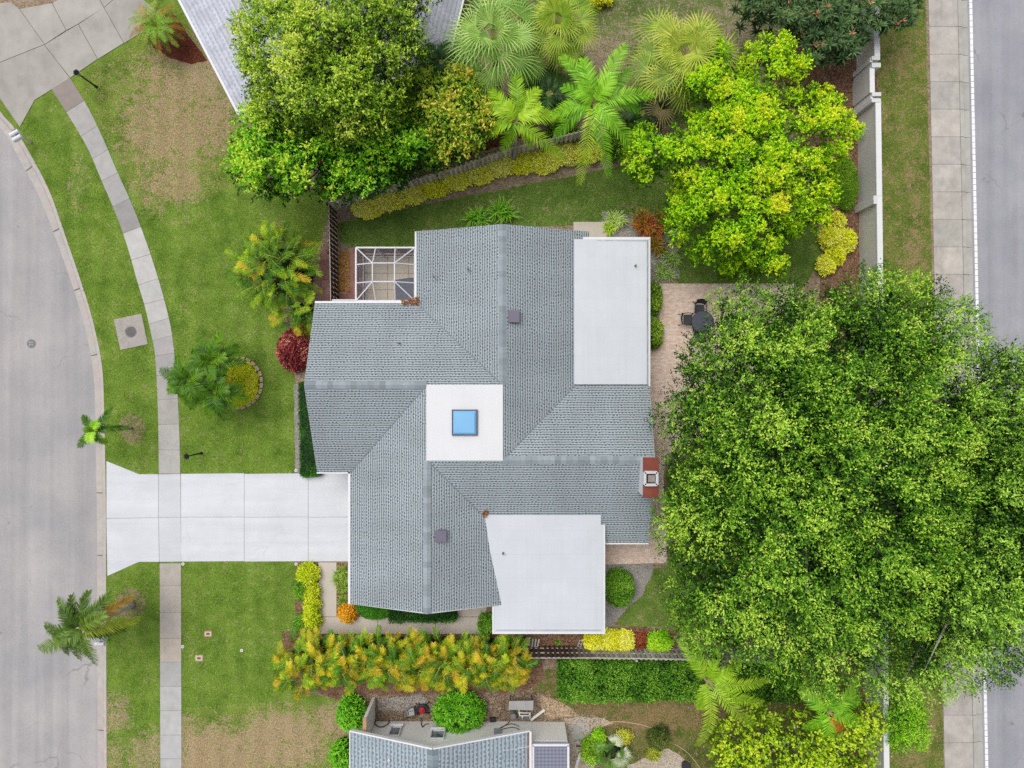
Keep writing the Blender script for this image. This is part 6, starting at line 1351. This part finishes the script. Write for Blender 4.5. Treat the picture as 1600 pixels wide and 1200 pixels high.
# grass blades over the lawns
def grass(name, label, poly, n, stops, h=.07, avoid=()):
    xs_ = np.array([p[0] for p in poly], float); ys_ = np.array([p[1] for p in poly], float)
    X = rng.uniform(xs_.min(), xs_.max(), n * 2); Y = rng.uniform(ys_.min(), ys_.max(), n * 2)
    def msk(pl, X, Y):
        r = np.zeros(len(X), bool); k = len(pl)
        for i in range(k):
            (x1, y1), (x2, y2) = pl[i], pl[(i + 1) % k]; c_ = (y1 > Y) != (y2 > Y); r ^= c_ & (X < (x2 - x1) * (Y - y1) / (y2 - y1 + 1e-12) + x1)
        return r
    k = msk(poly, X, Y)
    for a in avoid: k &= ~msk(a, X, Y)
    X, Y = X[k][:n], Y[k][:n]; n = len(X)
    P = np.stack([(X - 800) / S, (600 - Y) / S, np.full(n, .006)], -1); D = unit(rng.normal(size=(n, 3)) * np.array([1, 1, .2]) + np.array([0, 0, .55]))
    t_ = vnoise(P[:, 0] * .6, P[:, 1] * .6, 4) * .5 + vnoise(P[:, 0] * 3, P[:, 1] * 3, 8) * .35 + rng.uniform(-.15, .3, n)
    o = fobj(name, [(leaf_quads(P, D, h, h * .3, up=1.), pal(stops, t_))], LEAF); return tag(o, label, 'grass', None, 'stuff')
G1 = [AL(66, 100, 20), AL(110, 140, 44), AL(146, 170, 72)]; GD = [AL(96, 110, 44), AL(160, 140, 88), AL(206, 176, 136)]
paveL = [(p.x * S + 800, 600 - p.y * S) for p in sl] + [(p.x * S + 800, 600 - p.y * S) for p in reversed(sr)]
pave2 = [(248, 738), (251, 1240), (285, 1240), (283, 738)]; drv = [(160, 714), (218, 738), (560, 738), (560, 880), (218, 880), (160, 905)]
mid = [q for q in kerbpx if 190 < q[1] < 1240]
grass('grass', 'short green blades of the front lawn and kerb verge', mid + [(290, 1240), (290, 1110), (420, 1100), (462, 985), (462, 600), (440, 480), (500, 380), (505, 330), (380, 300), (220, 320), (60, 190)], 60000, G1, .08, (paveL, pave2, drv))
grass('grass', 'mixed dry and green blades of the corner lawn', [(120, 118), (222, 58), (280, 100), (375, 195), (380, 290), (225, 330), (180, 240)], 9000, GD, .08)
grass('grass', 'dry tan blades on the bare front lawn by the palm row', [(286, 1106), (420, 1096), (540, 1106), (530, 1240), (286, 1240)], 7000, [AL(130, 110, 72), AL(186, 158, 118), AL(208, 182, 148)], .07)
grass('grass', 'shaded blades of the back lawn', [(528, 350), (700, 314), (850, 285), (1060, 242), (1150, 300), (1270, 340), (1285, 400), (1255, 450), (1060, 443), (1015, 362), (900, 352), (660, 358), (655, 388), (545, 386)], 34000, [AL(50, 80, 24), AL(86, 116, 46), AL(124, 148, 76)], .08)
grass('grass', 'patchy blades of the avenue verge', [(1378, -20), (1448, -20), (1472, 1240), (1400, 1240)], 13000, [AL(84, 104, 34), AL(122, 136, 60), AL(180, 156, 116)], .08)
grass('grass', 'sparse blades of the neighbour back yard', [(840, 1060), (1110, 1096), (1130, 1180), (1040, 1130), (900, 1120), (870, 1095)], 6000, [AL(74, 90, 34), AL(120, 122, 62), AL(170, 140, 104)], .08)

# ================================================================== CAMERA AND LIGHT
cam = bpy.data.cameras.new('camera'); co = bpy.data.objects.new('camera', cam); COL.objects.link(co)
co.location = (0, 0, H); co.rotation_euler = (0, 0, 0); cam.sensor_fit = 'HORIZONTAL'; cam.sensor_width = 36; cam.lens = 36 * H * S / 1600; cam.clip_end = 3000; cam.clip_start = .5
SC.camera = co
EL, AZ = 66, 318
w = bpy.data.worlds.new('World'); SC.world = w; w.use_nodes = True; nt = w.node_tree; nt.nodes.clear()
sk_ = nt.nodes.new('ShaderNodeTexSky'); sk_.sky_type = 'NISHITA'; sk_.sun_disc = False; sk_.sun_elevation = math.radians(EL); sk_.sun_rotation = math.radians(AZ); sk_.air_density = 1.; sk_.dust_density = 3.
hs = nt.nodes.new('ShaderNodeHueSaturation'); hs.inputs['Saturation'].default_value = .3
bgd = nt.nodes.new('ShaderNodeBackground'); bgd.inputs[1].default_value = .15; ow = nt.nodes.new('ShaderNodeOutputWorld')
nt.links.new(sk_.outputs[0], hs.inputs['Color']); nt.links.new(hs.outputs[0], bgd.inputs[0]); nt.links.new(bgd.outputs[0], ow.inputs[0])
sd = bpy.data.lights.new('sun', 'SUN'); sd.energy = 1.85; sd.angle = math.radians(42); sd.color = (1, .965, .91); so = bpy.data.objects.new('sun', sd); COL.objects.link(so)
az, el = math.radians(AZ), math.radians(EL)
dirv = Vector((math.sin(az) * math.cos(el), math.cos(az) * math.cos(el), math.sin(el))); so.rotation_euler = dirv.to_track_quat('Z', 'Y').to_euler(); so.location = (0, 0, 60)
SC.view_settings.view_transform = 'Standard'; SC.view_settings.look = 'None'; SC.view_settings.exposure = 0; SC.view_settings.gamma = 1
SC.cycles.max_bounces = 6; SC.cycles.diffuse_bounces = 3; SC.cycles.glossy_bounces = 2; SC.cycles.transmission_bounces = 4; SC.cycles.transparent_max_bounces = 8
SC.cycles.use_denoising = False; SC.cycles.caustics_reflective = False; SC.cycles.caustics_refractive = False; SC.cycles.sample_clamp_indirect = 6
